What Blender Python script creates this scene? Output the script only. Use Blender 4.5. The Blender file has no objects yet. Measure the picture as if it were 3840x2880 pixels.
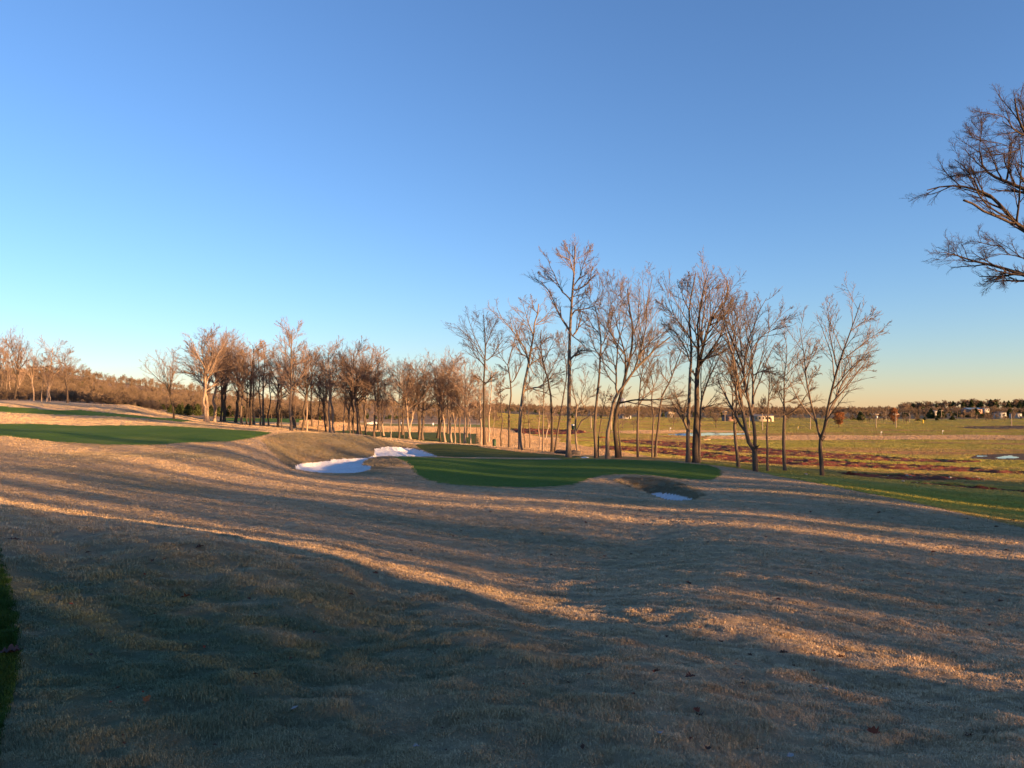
import bpy, math, random
import numpy as np

# ------------------------------------------------------------------ camera, sky, sun, exposure
scene = bpy.context.scene
W_PX, H_PX, FOC, HORIZON = 1024.0, 768.0, 760.0, 408.0
EYE = 1.65
TILT = math.atan((HORIZON - H_PX / 2) / FOC)
cam_data = bpy.data.cameras.new('camera')
cam_data.sensor_width = 36.0
cam_data.lens = 36.0 * FOC / W_PX
cam_data.clip_start = 0.05
cam_data.clip_end = 12000.0
cam = bpy.data.objects.new('camera', cam_data)
scene.collection.objects.link(cam)
cam.location = (0, 0, EYE)
cam.rotation_euler = (math.pi / 2 + TILT, 0, 0)
scene.camera = cam

SUN_AZ, SUN_EL = 122.7, 6.0          # degrees clockwise from the view axis, degrees above the horizon
world = bpy.data.worlds.new('World')
scene.world = world
world.use_nodes = True
wn = world.node_tree
bg = wn.nodes['Background']
sky = wn.nodes.new('ShaderNodeTexSky')
sky.sky_type = 'NISHITA'
sky.sun_disc = False
sky.sun_elevation = math.radians(SUN_EL)
sky.sun_rotation = math.radians(SUN_AZ)
sky.air_density = 1.0
sky.dust_density = 0.08
sky.ozone_density = 4.0
tint = wn.nodes.new('ShaderNodeMix')
tint.data_type = 'RGBA'
tint.blend_type = 'MULTIPLY'
tint.inputs[0].default_value = 1.0
wn.links.new(sky.outputs[0], tint.inputs[6])
tint.inputs[7].default_value = (1.26, 1.0, 1.02, 1)
wn.links.new(tint.outputs[2], bg.inputs[0])
bg.inputs[1].default_value = 0.098
sun_data = bpy.data.lights.new('sun', 'SUN')
sun_data.energy = 5.0
sun_data.angle = math.radians(0.5)
sun_data.color = (1.0, 0.56, 0.235)
sun = bpy.data.objects.new('sun', sun_data)
scene.collection.objects.link(sun)
_a, _e = math.radians(SUN_AZ), math.radians(SUN_EL)
SUN_DIR = np.array([math.sin(_a) * math.cos(_e), math.cos(_a) * math.cos(_e), math.sin(_e)])   # towards the sun
from mathutils import Vector, Matrix
sun.rotation_euler = Vector(SUN_DIR).to_track_quat('Z', 'Y').to_euler()
sun.location = (40, -30, 60)
vs = scene.view_settings
vs.view_transform = 'Standard'
vs.look = 'None'
vs.exposure = 1.8
vs.gamma = 1.0
vs.use_curve_mapping = False
scene.render.resolution_x, scene.render.resolution_y = 1024, 768
scene.cycles.max_bounces = 5
scene.cycles.diffuse_bounces = 3
scene.cycles.transparent_max_bounces = 4
scene.cycles.use_denoising = True

COL = scene.collection
rng = np.random.default_rng(7)
random.seed(7)

# ------------------------------------------------------------------ helpers
def ray(px, py):
    xc, yc = (px - W_PX / 2) / FOC, (H_PX / 2 - py) / FOC
    d = np.array([xc, math.cos(TILT) - yc * math.sin(TILT), math.sin(TILT) + yc * math.cos(TILT)])
    return d / d[1]

def at(px, py, Y):
    p = ray(px, py) * Y
    p[2] += EYE
    return p

def project(x, y, z):
    zz = z - EYE
    dep = y * math.cos(TILT) + zz * math.sin(TILT)
    upc = -y * math.sin(TILT) + zz * math.cos(TILT)
    dep = np.where(dep > 0.05, dep, 1e9)
    return W_PX / 2 + FOC * x / dep, H_PX / 2 - FOC * upc / dep, dep

def tag(o, label=None, cat=None, group=None, kind=None):
    if label: o['label'] = label
    if cat: o['category'] = cat
    if group: o['group'] = group
    if kind: o['kind'] = kind
    return o

def link(name, mesh, parent=None, mat=None):
    o = bpy.data.objects.new(name, mesh)
    COL.objects.link(o)
    if parent is not None: o.parent = parent
    if mat is not None and mesh is not None: mesh.materials.append(mat)
    return o

def empty(name, loc, rz=0.0):
    o = bpy.data.objects.new(name, None)
    o.empty_display_size = 0.3
    COL.objects.link(o)
    o.location = loc
    o.rotation_euler = (0, 0, rz)
    return o

def mesh_np(name, verts, quads, smooth=False):
    """verts (n,3), quads (m,4) or (m,3)"""
    me = bpy.data.meshes.new(name)
    verts = np.asarray(verts, np.float32)
    quads = np.asarray(quads, np.int32)
    k = quads.shape[1]
    me.vertices.add(len(verts))
    me.vertices.foreach_set('co', verts.ravel())
    me.loops.add(quads.size)
    me.loops.foreach_set('vertex_index', quads.ravel())
    me.polygons.add(len(quads))
    me.polygons.foreach_set('loop_start', np.arange(0, quads.size, k, dtype=np.int32))
    me.polygons.foreach_set('loop_total', np.full(len(quads), k, np.int32))
    if smooth:
        me.polygons.foreach_set('use_smooth', np.ones(len(quads), bool))
    me.update(calc_edges=True)
    return me

def copy_tree(o, parent=None):
    c = o.copy()
    COL.objects.link(c)
    c.parent = parent
    for ch in o.children:
        copy_tree(ch, c)
    return c

# value noise -------------------------------------------------------
_perm = np.random.default_rng(11).random((256, 256)).astype(np.float32)
def vnoise(x, y):
    xi, yi = np.floor(x).astype(np.int64), np.floor(y).astype(np.int64)
    fx, fy = x - xi, y - yi
    fx, fy = fx * fx * (3 - 2 * fx), fy * fy * (3 - 2 * fy)
    a = _perm[xi & 255, yi & 255]; b = _perm[(xi + 1) & 255, yi & 255]
    c = _perm[xi & 255, (yi + 1) & 255]; d = _perm[(xi + 1) & 255, (yi + 1) & 255]
    return (a * (1 - fx) + b * fx) * (1 - fy) + (c * (1 - fx) + d * fx) * fy - 0.5

def in_poly(px, py, poly):
    poly = np.asarray(poly, float)
    inside = np.zeros(px.shape, bool)
    bb = (px >= poly[:, 0].min()) & (px <= poly[:, 0].max()) & (py >= poly[:, 1].min()) & (py <= poly[:, 1].max())
    idx = np.nonzero(bb)
    x, y = px[idx], py[idx]
    r = np.zeros(x.shape, bool)
    n = len(poly)
    for i in range(n):
        x1, y1 = poly[i]; x2, y2 = poly[(i + 1) % n]
        if y1 == y2: continue
        c = ((y1 > y) != (y2 > y)) & (x < (x2 - x1) * (y - y1) / (y2 - y1) + x1)
        r ^= c
    inside[idx] = r
    return inside

# ------------------------------------------------------------------ materials
def new_mat(name):
    m = bpy.data.materials.new(name)
    m.use_nodes = True
    nt = m.node_tree
    b = nt.nodes['Principled BSDF']
    b.inputs['Roughness'].default_value = 0.85
    b.inputs['Specular IOR Level'].default_value = 0.15
    return m, nt, b

def n_noise(nt, scale, detail=4.0, rough=0.55, coords=None, stretch=None):
    if coords is None:
        g = nt.nodes.new('ShaderNodeNewGeometry'); coords = g.outputs['Position']
    if stretch:
        mp = nt.nodes.new('ShaderNodeMapping'); mp.inputs['Scale'].default_value = stretch[:3]
        if len(stretch) > 3: mp.inputs['Rotation'].default_value = (0, 0, stretch[3])
        nt.links.new(coords, mp.inputs['Vector']); coords = mp.outputs[0]
    n = nt.nodes.new('ShaderNodeTexNoise')
    n.inputs['Scale'].default_value = scale
    n.inputs['Detail'].default_value = detail
    n.inputs['Roughness'].default_value = rough
    nt.links.new(coords, n.inputs['Vector'])
    return n.outputs[0]

def n_ramp(nt, fac, lo, hi):
    r = nt.nodes.new('ShaderNodeMapRange')
    r.inputs[1].default_value, r.inputs[2].default_value = lo, hi
    nt.links.new(fac, r.inputs[0])
    return r.outputs[0]

def n_mix(nt, fac, a, b):
    m = nt.nodes.new('ShaderNodeMix'); m.data_type = 'RGBA'
    if isinstance(fac, (int, float)): m.inputs[0].default_value = fac
    else: nt.links.new(fac, m.inputs[0])
    for i, c in ((6, a), (7, b)):
        if isinstance(c, tuple): m.inputs[i].default_value = (*c, 1)
        else: nt.links.new(c, m.inputs[i])
    return m.outputs[2]

def n_bump(nt, b, height, strength, dist):
    bp = nt.nodes.new('ShaderNodeBump')
    bp.inputs['Strength'].default_value = strength
    bp.inputs['Distance'].default_value = dist
    nt.links.new(height, bp.inputs['Height'])
    nt.links.new(bp.outputs[0], b.inputs['Normal'])

def ground_mat(name, c1, c2, c3=None, scales=(0.35, 3.0), bump=(14.0, 0.6, 0.05), c3_scale=0.12, c3_range=(0.5, 0.65), stretch=None, rough=0.9):
    m, nt, b = new_mat(name)
    col = n_mix(nt, n_ramp(nt, n_noise(nt, scales[0], 5, 0.6, stretch=stretch), 0.35, 0.65), c1, c2)
    col = n_mix(nt, n_ramp(nt, n_noise(nt, scales[1], 6, 0.7, stretch=stretch), 0.42, 0.72), col, tuple(0.72 * x for x in c1))
    if c3:
        col = n_mix(nt, n_ramp(nt, n_noise(nt, c3_scale, 5, 0.6, stretch=stretch), *c3_range), col, c3)
    nt.links.new(col, b.inputs['Base Color'])
    b.inputs['Roughness'].default_value = rough
    if bump:
        n_bump(nt, b, n_noise(nt, bump[0], 6, 0.7), bump[1], bump[2])
    return m

def turf_colour(nt):
    """dormant turf: straw with olive-grey patches and tufts; the same field for ground and blades"""
    straw, tan, olive, grey = (0.68, 0.50, 0.30), (0.55, 0.39, 0.22), (0.175, 0.205, 0.115), (0.39, 0.32, 0.215)
    col = n_mix(nt, n_ramp(nt, n_noise(nt, 1.6, 5, 0.65), 0.36, 0.64), straw, tan)
    col = n_mix(nt, n_ramp(nt, n_noise(nt, 5.5, 5, 0.7), 0.45, 0.72), col, grey)
    # near the tee collar at lower left the dormant turf keeps a green cast
    g = nt.nodes.new('ShaderNodeNewGeometry')
    vm = nt.nodes.new('ShaderNodeVectorMath'); vm.operation = 'DISTANCE'
    nt.links.new(g.outputs['Position'], vm.inputs[0]); vm.inputs[1].default_value = (-2.9, 5.6, 0.0)
    near = n_ramp(nt, vm.outputs['Value'], 4.6, 1.4)
    ns = n_ramp(nt, n_noise(nt, 0.7, 4, 0.6), 0.22, 0.5)
    mul = nt.nodes.new('ShaderNodeMath'); mul.operation = 'MULTIPLY'
    nt.links.new(near, mul.inputs[0]); nt.links.new(ns, mul.inputs[1])
    col = n_mix(nt, mul.outputs[0], col, olive)
    pat = n_ramp(nt, n_noise(nt, 0.085, 5, 0.62), 0.50, 0.66)
    mu2 = nt.nodes.new('ShaderNodeMath'); mu2.operation = 'MULTIPLY'; mu2.inputs[1].default_value = 0.55
    nt.links.new(pat, mu2.inputs[0])
    col = n_mix(nt, mu2.outputs[0], col, olive)
    return col

def make_turf():
    m, nt, b = new_mat('dormant_turf')
    nt.links.new(turf_colour(nt), b.inputs['Base Color'])
    b.inputs['Roughness'].default_value = 0.95
    n_bump(nt, b, n_noise(nt, 22.0, 6, 0.75), 1.0, 0.14)
    return m

MAT = {}
MAT['turf'] = make_turf()
MAT['putting'] = ground_mat('putting_green_grass', (0.07, 0.16, 0.010), (0.105, 0.195, 0.016), (0.15, 0.21, 0.025), c3_scale=0.16, c3_range=(0.5, 0.75), scales=(0.25, 6.0), bump=(25.0, 1.0, 0.12), stretch=(1, 0.4, 1))
MAT['rough'] = ground_mat('green_rough_grass', (0.065, 0.10, 0.016), (0.12, 0.13, 0.03), scales=(0.3, 2.5), bump=(9.0, 1.0, 0.2))
MAT['fringe'] = ground_mat('fringe_grass', (0.022, 0.06, 0.010), (0.035, 0.075, 0.014), scales=(1.2, 6.0), bump=(30.0, 1.0, 0.05))
MAT['sand'] = ground_mat('white_sand', (0.88, 0.87, 0.86), (0.80, 0.79, 0.78), scales=(0.5, 5.0), bump=(4.0, 1.0, 0.15))
MAT['field'] = ground_mat('field_grass', (0.42, 0.38, 0.07), (0.54, 0.42, 0.115), (0.44, 0.26, 0.11), scales=(0.10, 0.8), bump=(5.0, 1.0, 0.5), c3_scale=0.045, c3_range=(0.5, 0.64), stretch=(0.5, 1.3, 1, 0.25))
MAT['soil'] = ground_mat('red_soil', (0.23, 0.062, 0.030), (0.17, 0.05, 0.026), (0.16, 0.14, 0.05), scales=(0.5, 1.6), bump=(3.5, 1.0, 0.25), c3_scale=0.9, c3_range=(0.58, 0.70))
MAT['tan_far'] = ground_mat('dry_fairway', (0.62, 0.42, 0.23), (0.70, 0.49, 0.29), scales=(0.15, 1.2), bump=(5.0, 1.0, 0.45))
MAT['far_green'] = ground_mat('far_fairway_grass', (0.26, 0.27, 0.06), (0.36, 0.31, 0.09), (0.42, 0.29, 0.13), scales=(0.04, 0.3), bump=(3.0, 1.0, 0.6), c3_scale=0.02)
MAT['hill'] = ground_mat('hillside_litter', (0.36, 0.24, 0.13), (0.28, 0.19, 0.105), scales=(0.05, 0.4), bump=(3.0, 1.0, 0.2))
MAT['far_land'] = ground_mat('far_land', (0.20, 0.13, 0.07), (0.14, 0.12, 0.05), scales=(0.01, 0.08), bump=None)

def make_water():
    m, nt, b = new_mat('pond_water')
    b.inputs['Base Color'].default_value = (0.02, 0.03, 0.035, 1)
    b.inputs['Roughness'].default_value = 0.06
    b.inputs['Specular IOR Level'].default_value = 0.5
    n_bump(nt, b, n_noise(nt, 1.5, 3, 0.5), 0.08, 0.05)
    return m
MAT['water'] = make_water()

# ------------------------------------------------------------------ terrain
COLUMNS = {
 -320: [(768,3.2),(600,5.5),(520,9.5),(470,25),(440,50),(415,90),(400,150),(380,300),(370,600),(385,1500),(400,3000)],
 0: [(768,3.3),(700,4.2),(600,6.0),(540,8.5),(519,10),(507,14.5),(480,25),(455,38),(437,48),(424,80),(413,105),(406,118),(400,135),(401.5,150),(397,220),(386,280),(374,380),(385,600),(404,1500),(406,3000)],
 60: [(768,3.35),(650,5.0),(560,8),(527,9.8),(516,14),(490,23),(465,34),(444,47),(425,82),(416,108),(409,122),(401.5,138),(402,155),(398,225),(388,290),(373,380),(395,600),(404,1500)],
 128: [(768,3.4),(640,5.4),(560,8),(535,9.6),(523,14),(495,23),(470,34),(446,47),(426,80),(418,100),(412,120),(405,133),(410,150),(407,180),(404,220),(394,330),(385,400),(395,600),(404,1500)],
 200: [(768,3.5),(660,5.0),(580,7.6),(544,9.3),(533,13),(505,22),(480,33),(460,42),(443,52),(428,82),(422,118),(418,160),(415.5,195),(409,260),(399.5,350),(392,430),(400,650),(405,1500)],
 256: [(768,3.5),(640,5.6),(580,7.6),(553,9.2),(541,12.3),(510,22),(487,32),(468,42),(452,50),(440,57),(431.5,74),(429,95),(427,112),(424,140),(420,185),(413,270),(404,390),(399,460),(402,650),(405,1500)],
 300: [(768,3.55),(640,5.8),(590,7.45),(560,9.2),(545,12.2),(515,21),(492,31),(478,40),(471,47.5),(464,54),(448,60),(434.5,65),(433.5,69),(434,82),(431,117),(425,145),(419.5,190),(414,280),(405.5,400),(402,470),(403,650),(405,1500)],
 340: [(768,3.55),(640,6),(600,7.35),(568,9),(550,12.5),(520,21),(497,30.5),(482,40),(473,47),(465,53),(459,58.5),(447,63),(436,67),(434.5,71),(436,84),(434,118),(428,160),(423,250),(416,330),(407,420),(402,470),(405,1500)],
 372: [(768,3.6),(640,6.1),(605,7.5),(577,9),(557,12.6),(523,21),(500,30),(484,39),(474,45),(469,49),(463.5,53.5),(458,60),(448,65.5),(438,70),(437,74),(438.5,86),(436,115),(430,165),(424.5,275),(418,350),(409,430),(405,490),(405.5,1500)],
 400: [(768,3.6),(640,6.15),(608,7.6),(583,9),(562,12.8),(526,21),(503,29.5),(487,38),(478,43),(470,48),(462,54),(456,61),(456,70),(450,80),(442,89),(440.5,93),(441.5,104),(437,114),(430,172),(424.5,275),(419,350),(411,430),(407,480),(406,1500)],
 441: [(768,3.6),(640,6.2),(612,7.4),(592,8.6),(568,12.6),(530,21),(506,29),(490,37),(481,42),(472,47),(463,54),(457,63),(457,71),(450,80),(443.5,88),(444,100),(442,112),(436,140),(428,215),(424,285),(419,360),(412,450),(406,1500)],
 512: [(768,3.6),(700,4.5),(640,6.3),(620,7.7),(580,12.8),(540,19.5),(510,27.5),(492,36),(486,40),(470,51),(460,61),(456.5,70),(449,84),(447,100),(441,125),(434,165),(429.5,215),(425,280),(420,400),(414,600),(409,1500)],
 580: [(768,3.65),(700,4.6),(655,6),(630,7.6),(585,12.4),(545,18.8),(512,27),(494,35.5),(484,41),(476,45.5),(467,53),(459.5,61.5),(458.5,66),(456.5,72),(452,84),(447,100),(440,140),(433,190),(428,260),(423,370),(417,580),(412,1000),(409.5,2000)],
 640: [(768,3.7),(690,4.9),(650,6.5),(630,7.7),(585,12.2),(548,19),(515,27),(500,34),(493,37.5),(484,41),(476,44.5),(470,50),(461,60),(460,64),(458,72),(452,88),(445,115),(437,160),(431,215),(425,330),(419,520),(412,1000),(409.5,2000)],
 700: [(768,3.8),(690,5.2),(650,6.9),(612,8.8),(570,14),(535,21),(510,29),(497,35),(490,39),(485,42),(478,46),(464,58),(463,61),(461.5,67),(455,85),(446,120),(438,165),(432,230),(430,285),(424,380),(419,560),(412,1200),(409.5,2500)],
 768: [(768,4),(680,5.9),(640,7.5),(600,10.4),(560,15.5),(520,25),(495,36),(482,44),(476,50),(472,57),(465,68),(455,90),(446,125),(438,175),(432,245),(428,330),(422,470),(416,700),(411,1500),(409.5,2500)],
 850: [(768,4.05),(690,6.0),(640,8.2),(590,12.5),(550,18.5),(520,27),(500,35),(490,41),(482,49),(472,63),(460,86),(450,117),(441,160),(433,240),(427,350),(421,520),(415,800),(411,1500),(409.5,2500)],
 930: [(768,4.1),(690,6.3),(630,9.4),(580,14.5),(545,21),(520,28.5),(506,35),(501,39),(488,50),(470,73),(457,103),(446,140),(436,205),(430,280),(425,400),(419,620),(413,1000),(411,1500),(409.5,2500)],
 1024: [(768,4.2),(690,6.5),(620,11),(570,17),(540,24),(528,28.5),(522,32),(505,42),(480,62),(462,92),(450,128),(440,180),(432,255),(427,350),(421,500),(415,800),(411,1500),(409.5,2500)],
 1200: [(768,4.3),(700,6.4),(640,9.8),(590,15),(555,22),(535,28),(520,37),(495,50),(470,78),(452,120),(440,180),(430,280),(423,450),(415,900),(410,2500)],
}
BEHIND = {   # azimuth: (distance, height above the viewer's feet)
 90: [(4,-.1),(10,-.8),(25,-2.4),(60,-4),(120,-4.6),(300,-6),(1000,-7),(2500,-7)],
 120: [(4,-.05),(10,-.6),(25,-1.8),(60,-3.2),(120,-4.2),(300,-6),(1000,-7),(2500,-7)],
 155: [(4,0),(25,-.8),(100,-1.6),(300,-3),(1000,-5),(2500,-6)],
 180: [(4,.05),(25,0),(100,0),(300,-1),(1000,-4),(2500,-5)],
 -90: [(4,.15),(10,.25),(25,.3),(100,1.6),(300,7),(1000,12),(2500,10)],
 -135: [(4,.15),(25,.25),(100,1),(300,4),(1000,6),(2500,4)],
}
_cp = []
for px, lst in COLUMNS.items():
    for py, Y in lst:
        x, y, z = at(px, py, Y)
        r = math.hypot(x, y)
        _cp.append((math.atan2(x, y), math.log(r), z / r))
for a, lst in BEHIND.items():
    for r, z in lst:
        _cp.append((math.radians(a), math.log(r), z / r))
for a in range(-180, 180, 30):
    _cp.append((math.radians(a), math.log(1.2), 0.0))
_cp = np.array(_cp)
KA = 2.5
def _feat(az, lr):
    return np.stack([KA * np.sin(az), KA * np.cos(az), lr], -1)
_F = _feat(_cp[:, 0], _cp[:, 1])
def _phi(d2):
    return d2 * np.log(d2 + 1e-9) * 0.5
_N = len(_F)
_D2 = ((_F[:, None] - _F[None]) ** 2).sum(-1)
_A = np.zeros((_N + 4, _N + 4))
_A[:_N, :_N] = _phi(_D2) + np.eye(_N) * 4e-4
_A[:_N, _N] = 1; _A[:_N, _N + 1:] = _F
_A[_N, :_N] = 1; _A[_N + 1:, :_N] = _F.T
_sol = np.linalg.solve(_A, np.concatenate([_cp[:, 2], np.zeros(4)]))
def base_height(x, y):
    x = np.asarray(x, float); y = np.asarray(y, float)
    sh = x.shape
    x, y = x.ravel(), y.ravel()
    r = np.maximum(np.hypot(x, y), 0.6)
    f = _feat(np.arctan2(x, y), np.log(r)).astype(np.float32)
    F32 = _F.astype(np.float32); w = _sol[:_N].astype(np.float32)
    g = np.empty(len(f))
    fn = (F32 ** 2).sum(1)
    for s in range(0, len(f), 20000):
        c = f[s:s + 20000]
        d2 = np.maximum((c ** 2).sum(1)[:, None] + fn[None] - 2 * c @ F32.T, 0)
        g[s:s + 20000] = (d2 * np.log(d2 + 1e-9)) @ w * 0.5
    g += _sol[_N] + f @ _sol[_N + 1:]
    z = g * r
    return z.reshape(sh)

def seg_dist(px, py, poly):
    """distance in pixels-like units to a closed polygon's outline"""
    poly = np.asarray(poly, float)
    d = np.full(px.shape, 1e9)
    for i in range(len(poly)):
        a, b = poly[i], poly[(i + 1) % len(poly)]
        ab = b - a
        t = np.clip(((px - a[0]) * ab[0] + (py - a[1]) * ab[1]) / max(ab @ ab, 1e-9), 0, 1)
        d = np.minimum(d, np.hypot(px - a[0] - t * ab[0], py - a[1] - t * ab[1]))
    return d

# outlines as the eye sees them, laid onto the ground (plan outline = where the sight line meets the terrain)
GREEN_1 = [(388,455.8),(398,458.3),(405,461.7),(411.6,466),(413.3,470.5),(418.4,475),(427.7,479.8),(440,482.8),(457,485),(495,487),(532,487.5),(555,486.6),(573,484.5),(583,481),(592.6,477.6),(602,475.7),(619.6,474.3),(641,474.6),(660,476.3),(679.4,478.6),(698.7,479.4),(713,479),(720,475.5),(721.7,471.7),(718,468.3),(708.4,465.4),(689,463.5),(660,461.2),(631,459.6),(602,459.6),(573,459.8),(534,459.6),(466.7,458.4),(440,457.2),(415,456.2)]
GREEN_2 = [(-260,428),(0,424),(35,423.9),(81,426),(104,425.3),(150,425.6),(197,427.6),(256,431),(271.7,432.8),(263,435),(255.5,437),(243,439.2),(225.7,441.5),(185,442.6),(144.7,445.2),(104,444.4),(63.7,442.6),(29,438.6),(0,435.7),(-260,432)]
STRIP = [(-200,403),(0,406.2),(29,408.1),(58,410.2),(81,410),(104,412.5),(127,414.3),(150,417.2),(173,418.3),(195.6,421.2),(180,422),(150,418.9),(115.7,416.6),(81,415.4),(46,414.3),(0,412),(-200,408)]
STRIP_2 = [(222,417.8),(266,418.3),(302,418.6),(318,419.9),(311.7,421.9),(286.8,422.7),(266,422),(226,421.4)]
SAND_1 = [(294.8,465),(305.3,463.1),(315.4,462.5),(322,461.7),(329.8,460.8),(331.5,459.7),(343.3,459.2),(364.4,458),(369.5,457.5),(373.8,455.8),(374.2,449.2),(381,447.8),(388,446.8),(398,447.2),(411.6,448.2),(423.5,451.1),(431.9,454.5),(437.8,456.6),(415,456.3),(389.7,456.3),(377,457),(369.5,459.2),(364.4,462.1),(363.1,465.1),(368.6,465.7),(371.6,466.3),(371.6,469.3),(364.4,471.4),(356,473.1),(339,473.3),(322,472.9),(305.3,471),(295.2,468.9)]
SAND_2 = [(650.5,493.8),(660,492.9),(670,493.6),(679.4,495.3),(692.4,498.9),(688,500.2),(677.5,500.6),(666,499.4),(657,496.8)]
BOWL_2 = [(617,480.5),(628,477.8),(645,477.6),(664,480),(684,485.5),(700,492),(704,498),(692,502),(676,502),(662,500),(648,494.5),(630,486.5)]
BANK = [(415,444.3),(440,443.6),(466.7,444.8),(490,445.6),(520,450),(556,452.8),(585,456),(575,458.4),(534,458.3),(453,457.6),(437.8,456.2),(427,452),(418,448)]
FIELD_EDGE = [(700,463.6),(714.7,465.7),(738,468),(753.4,470.6),(765,473.5),(778.7,476.8),(798,480),(821,484.2),(860,492),(904,500.7),(950,510.8),(1009,524.5),(1100,548),(1300,600)]
BACK_GREEN = [(330,431.5),(350,430),(372,431.6),(450,432.6),(478,434),(482,444.6),(452,443),(420,440.5),(390,437.5),(360,435)]
BACK_TAN = [(300,420.5),(330,419.5),(345,422),(368,426.3),(450,426.8),(490,428),(512,430),(530,435),(552,441),(590,447.5),(620,452),(640,455),(664,460),(600,459.5),(560,455),(520,452),(480,447),(478,434),(450,432.6),(372,431.6),(350,430),(320,432),(300,430)]
SOIL_STRIPS = [
 [(618,440),(650,440.6),(690,442.4),(740,446.2),(790,449.8),(826,452.6),(868,455),(900,457.4),(940,459.4),(975,460.6),(985,461.8),(960,463),(900,461.6),(868,460.6),(820,458.2),(770,454.8),(720,451),(680,448),(650,445.2),(625,443.2)],
 [(600,445.6),(640,446.6),(690,450),(740,455.4),(780,457.6),(826,459.6),(870,463),(940,465.6),(1000,469.6),(1040,472.2),(1040,475.4),(980,472.6),(920,470.6),(870,468.2),(822,466),(780,464.6),(735,462),(690,457),(640,452),(600,449)],
 [(833,472),(850,472.3),(880,474.6),(920,474),(945,476),(980,478.3),(992,479.8),(960,480),(920,480.8),(885,478.8),(860,476.5),(840,474)],
 [(909,482),(940,484),(985,487.5),(1040,492),(1040,493.4),(985,489.3),(940,485.6),(912,483.2)],
 [(511,428.6),(530,428.4),(560,429.3),(583,430.4),(586,432.6),(575,434.2),(545,434.8),(522,434.2),(514,431.5)],
 [(957,427.4),(975,426.2),(1000,425.7),(1060,425.8),(1060,428.6),(1000,429),(970,428.6)],
]
TAN_STRIPE = [(755,436.4),(800,435.3),(840,435.2),(880,436),(960,435),(1024,435.6),(1100,436),(1100,440.5),(1024,440),(900,439.6),(840,440.2),(770,440.3),(705,438.4),(712,436.2)]
FAR_TAN = [(610,431.6),(640,430.4),(690,430.2),(740,431),(760,431.8),(747,432.6),(732,432.4),(707,432),(685,432.2),(660,433.8),(625,433.6)]
POND = [(664,434.4),(673.4,433.9),(685.7,433.2),(707.4,432.7),(732.7,433),(749,434),(732,435.2),(707,435.6),(700,436.4),(685.7,436.2),(676,435.4)]
PUDDLE = [(976.5,455.6),(987,455.8),(987,456.5),(977,456.6)]
PUDDLE_2 = [(996,457.4),(1005,456),(1012,455.4),(1013,456.4),(1020,457.3),(1016,458.2),(998,458.6)]
MUD = [(968,458.4),(974,455.2),(990,454.2),(1024,453.6),(1060,454),(1060,460),(1012,460.4),(988,460)]
FACE_1 = [(262,441),(268,436.5),(280,433.4),(300,432.6),(340,433.8),(370,436.4),(385,440),(400,442.4),(415,444.6),(420,449.6),(411.6,448.2),(398,447.2),(388,446.8),(381,447.8),(374.2,449.2),(373.8,455.8),(369.5,457.5),(343.3,459.2),(331.5,459.7),(329.8,460.8),(315.4,462.5),(294.8,465),(294,470),(284,464),(272,452)]
FACE_2 = [(364.4,462.1),(369.5,459.2),(377,457),(389.7,456.3),(396,458),(402,462),(404,467),(392,466),(380,469.5),(371.6,469.3),(371.6,466.3),(363.1,465.1)]
FACE_3 = [(612,480),(625,476.8),(645,476.4),(664,478.6),(684,484),(700,490),(706,496),(698,499.5),(692.4,498.9),(679.4,495.3),(670,493.6),(660,492.9),(650.5,493.8),(634,488.5)]
FRINGE = [(-200,520),(-30,538),(-3,552),(3,568),(9,592),(14,616),(16,640),(16,658),(10,678),(4,700),(-3,728),(-12,768),(-40,830),(-400,900)]

def smooth01(t):
    t = np.clip(t, 0, 1)
    return t * t * (3 - 2 * t)

def full_height(x, y):
    z = base_height(x, y)
    r = np.hypot(x, y)
    # rolling lumps and the matted tufts of the turf
    z = z + 0.08 * vnoise(x / 5.5, y / 5.5) * smooth01(r / 20) * (1 + r / 120.0)
    near = 1 - smooth01((r - 14) / 30)
    z = z + near * (0.022 * vnoise(x / 0.95 + 7, y / 0.7) + 0.055 * vnoise((x * .94 + y * .34) / 0.5, (y * .94 - x * .34) / 0.2 + 3) + 0.042 * vnoise(x / 0.17, y / 0.11 + 31))
    px, py, dep = project(x, y, z)
    m = (dep > 33) & (dep < 47)
    if m.any():
        ins = in_poly(px, py, BOWL_2) & m
        if ins.any():
            d = seg_dist(px[ins], py[ins] * 1.6, [(a, b * 1.6) for a, b in BOWL_2])
            z[ins] -= 0.72 * smooth01(d / 12.0)
    px, py, dep = project(x, y, z)
    ins = in_poly(px, py, SAND_1) & (dep > 44) & (dep < 92)
    if ins.any():
        d = seg_dist(px[ins], py[ins] * 2, [(a, b * 2) for a, b in SAND_1])
        z[ins] -= 0.26 * smooth01(d / 1.6) + 0.16 * vnoise(x[ins] / 2.1, y[ins] / 2.6) + 0.07 * vnoise(x[ins] / .6, y[ins] / .9)
    m = (dep > 40) & (dep < 520)
    for k, poly in enumerate(SOIL_STRIPS):
        ins = in_poly(px, py, poly) & m
        if ins.any():
            lump = vnoise(x[ins] / 1.3, y[ins] / 1.3) + 0.6 * vnoise(x[ins] / 0.5, y[ins] / 0.5)
            z[ins] += (0.30 if k != 4 else 0.7) * (lump + 0.25)
    return z

def ground_z(x, y):
    return float(full_height(np.array([float(x)]), np.array([float(y)]))[0])

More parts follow.
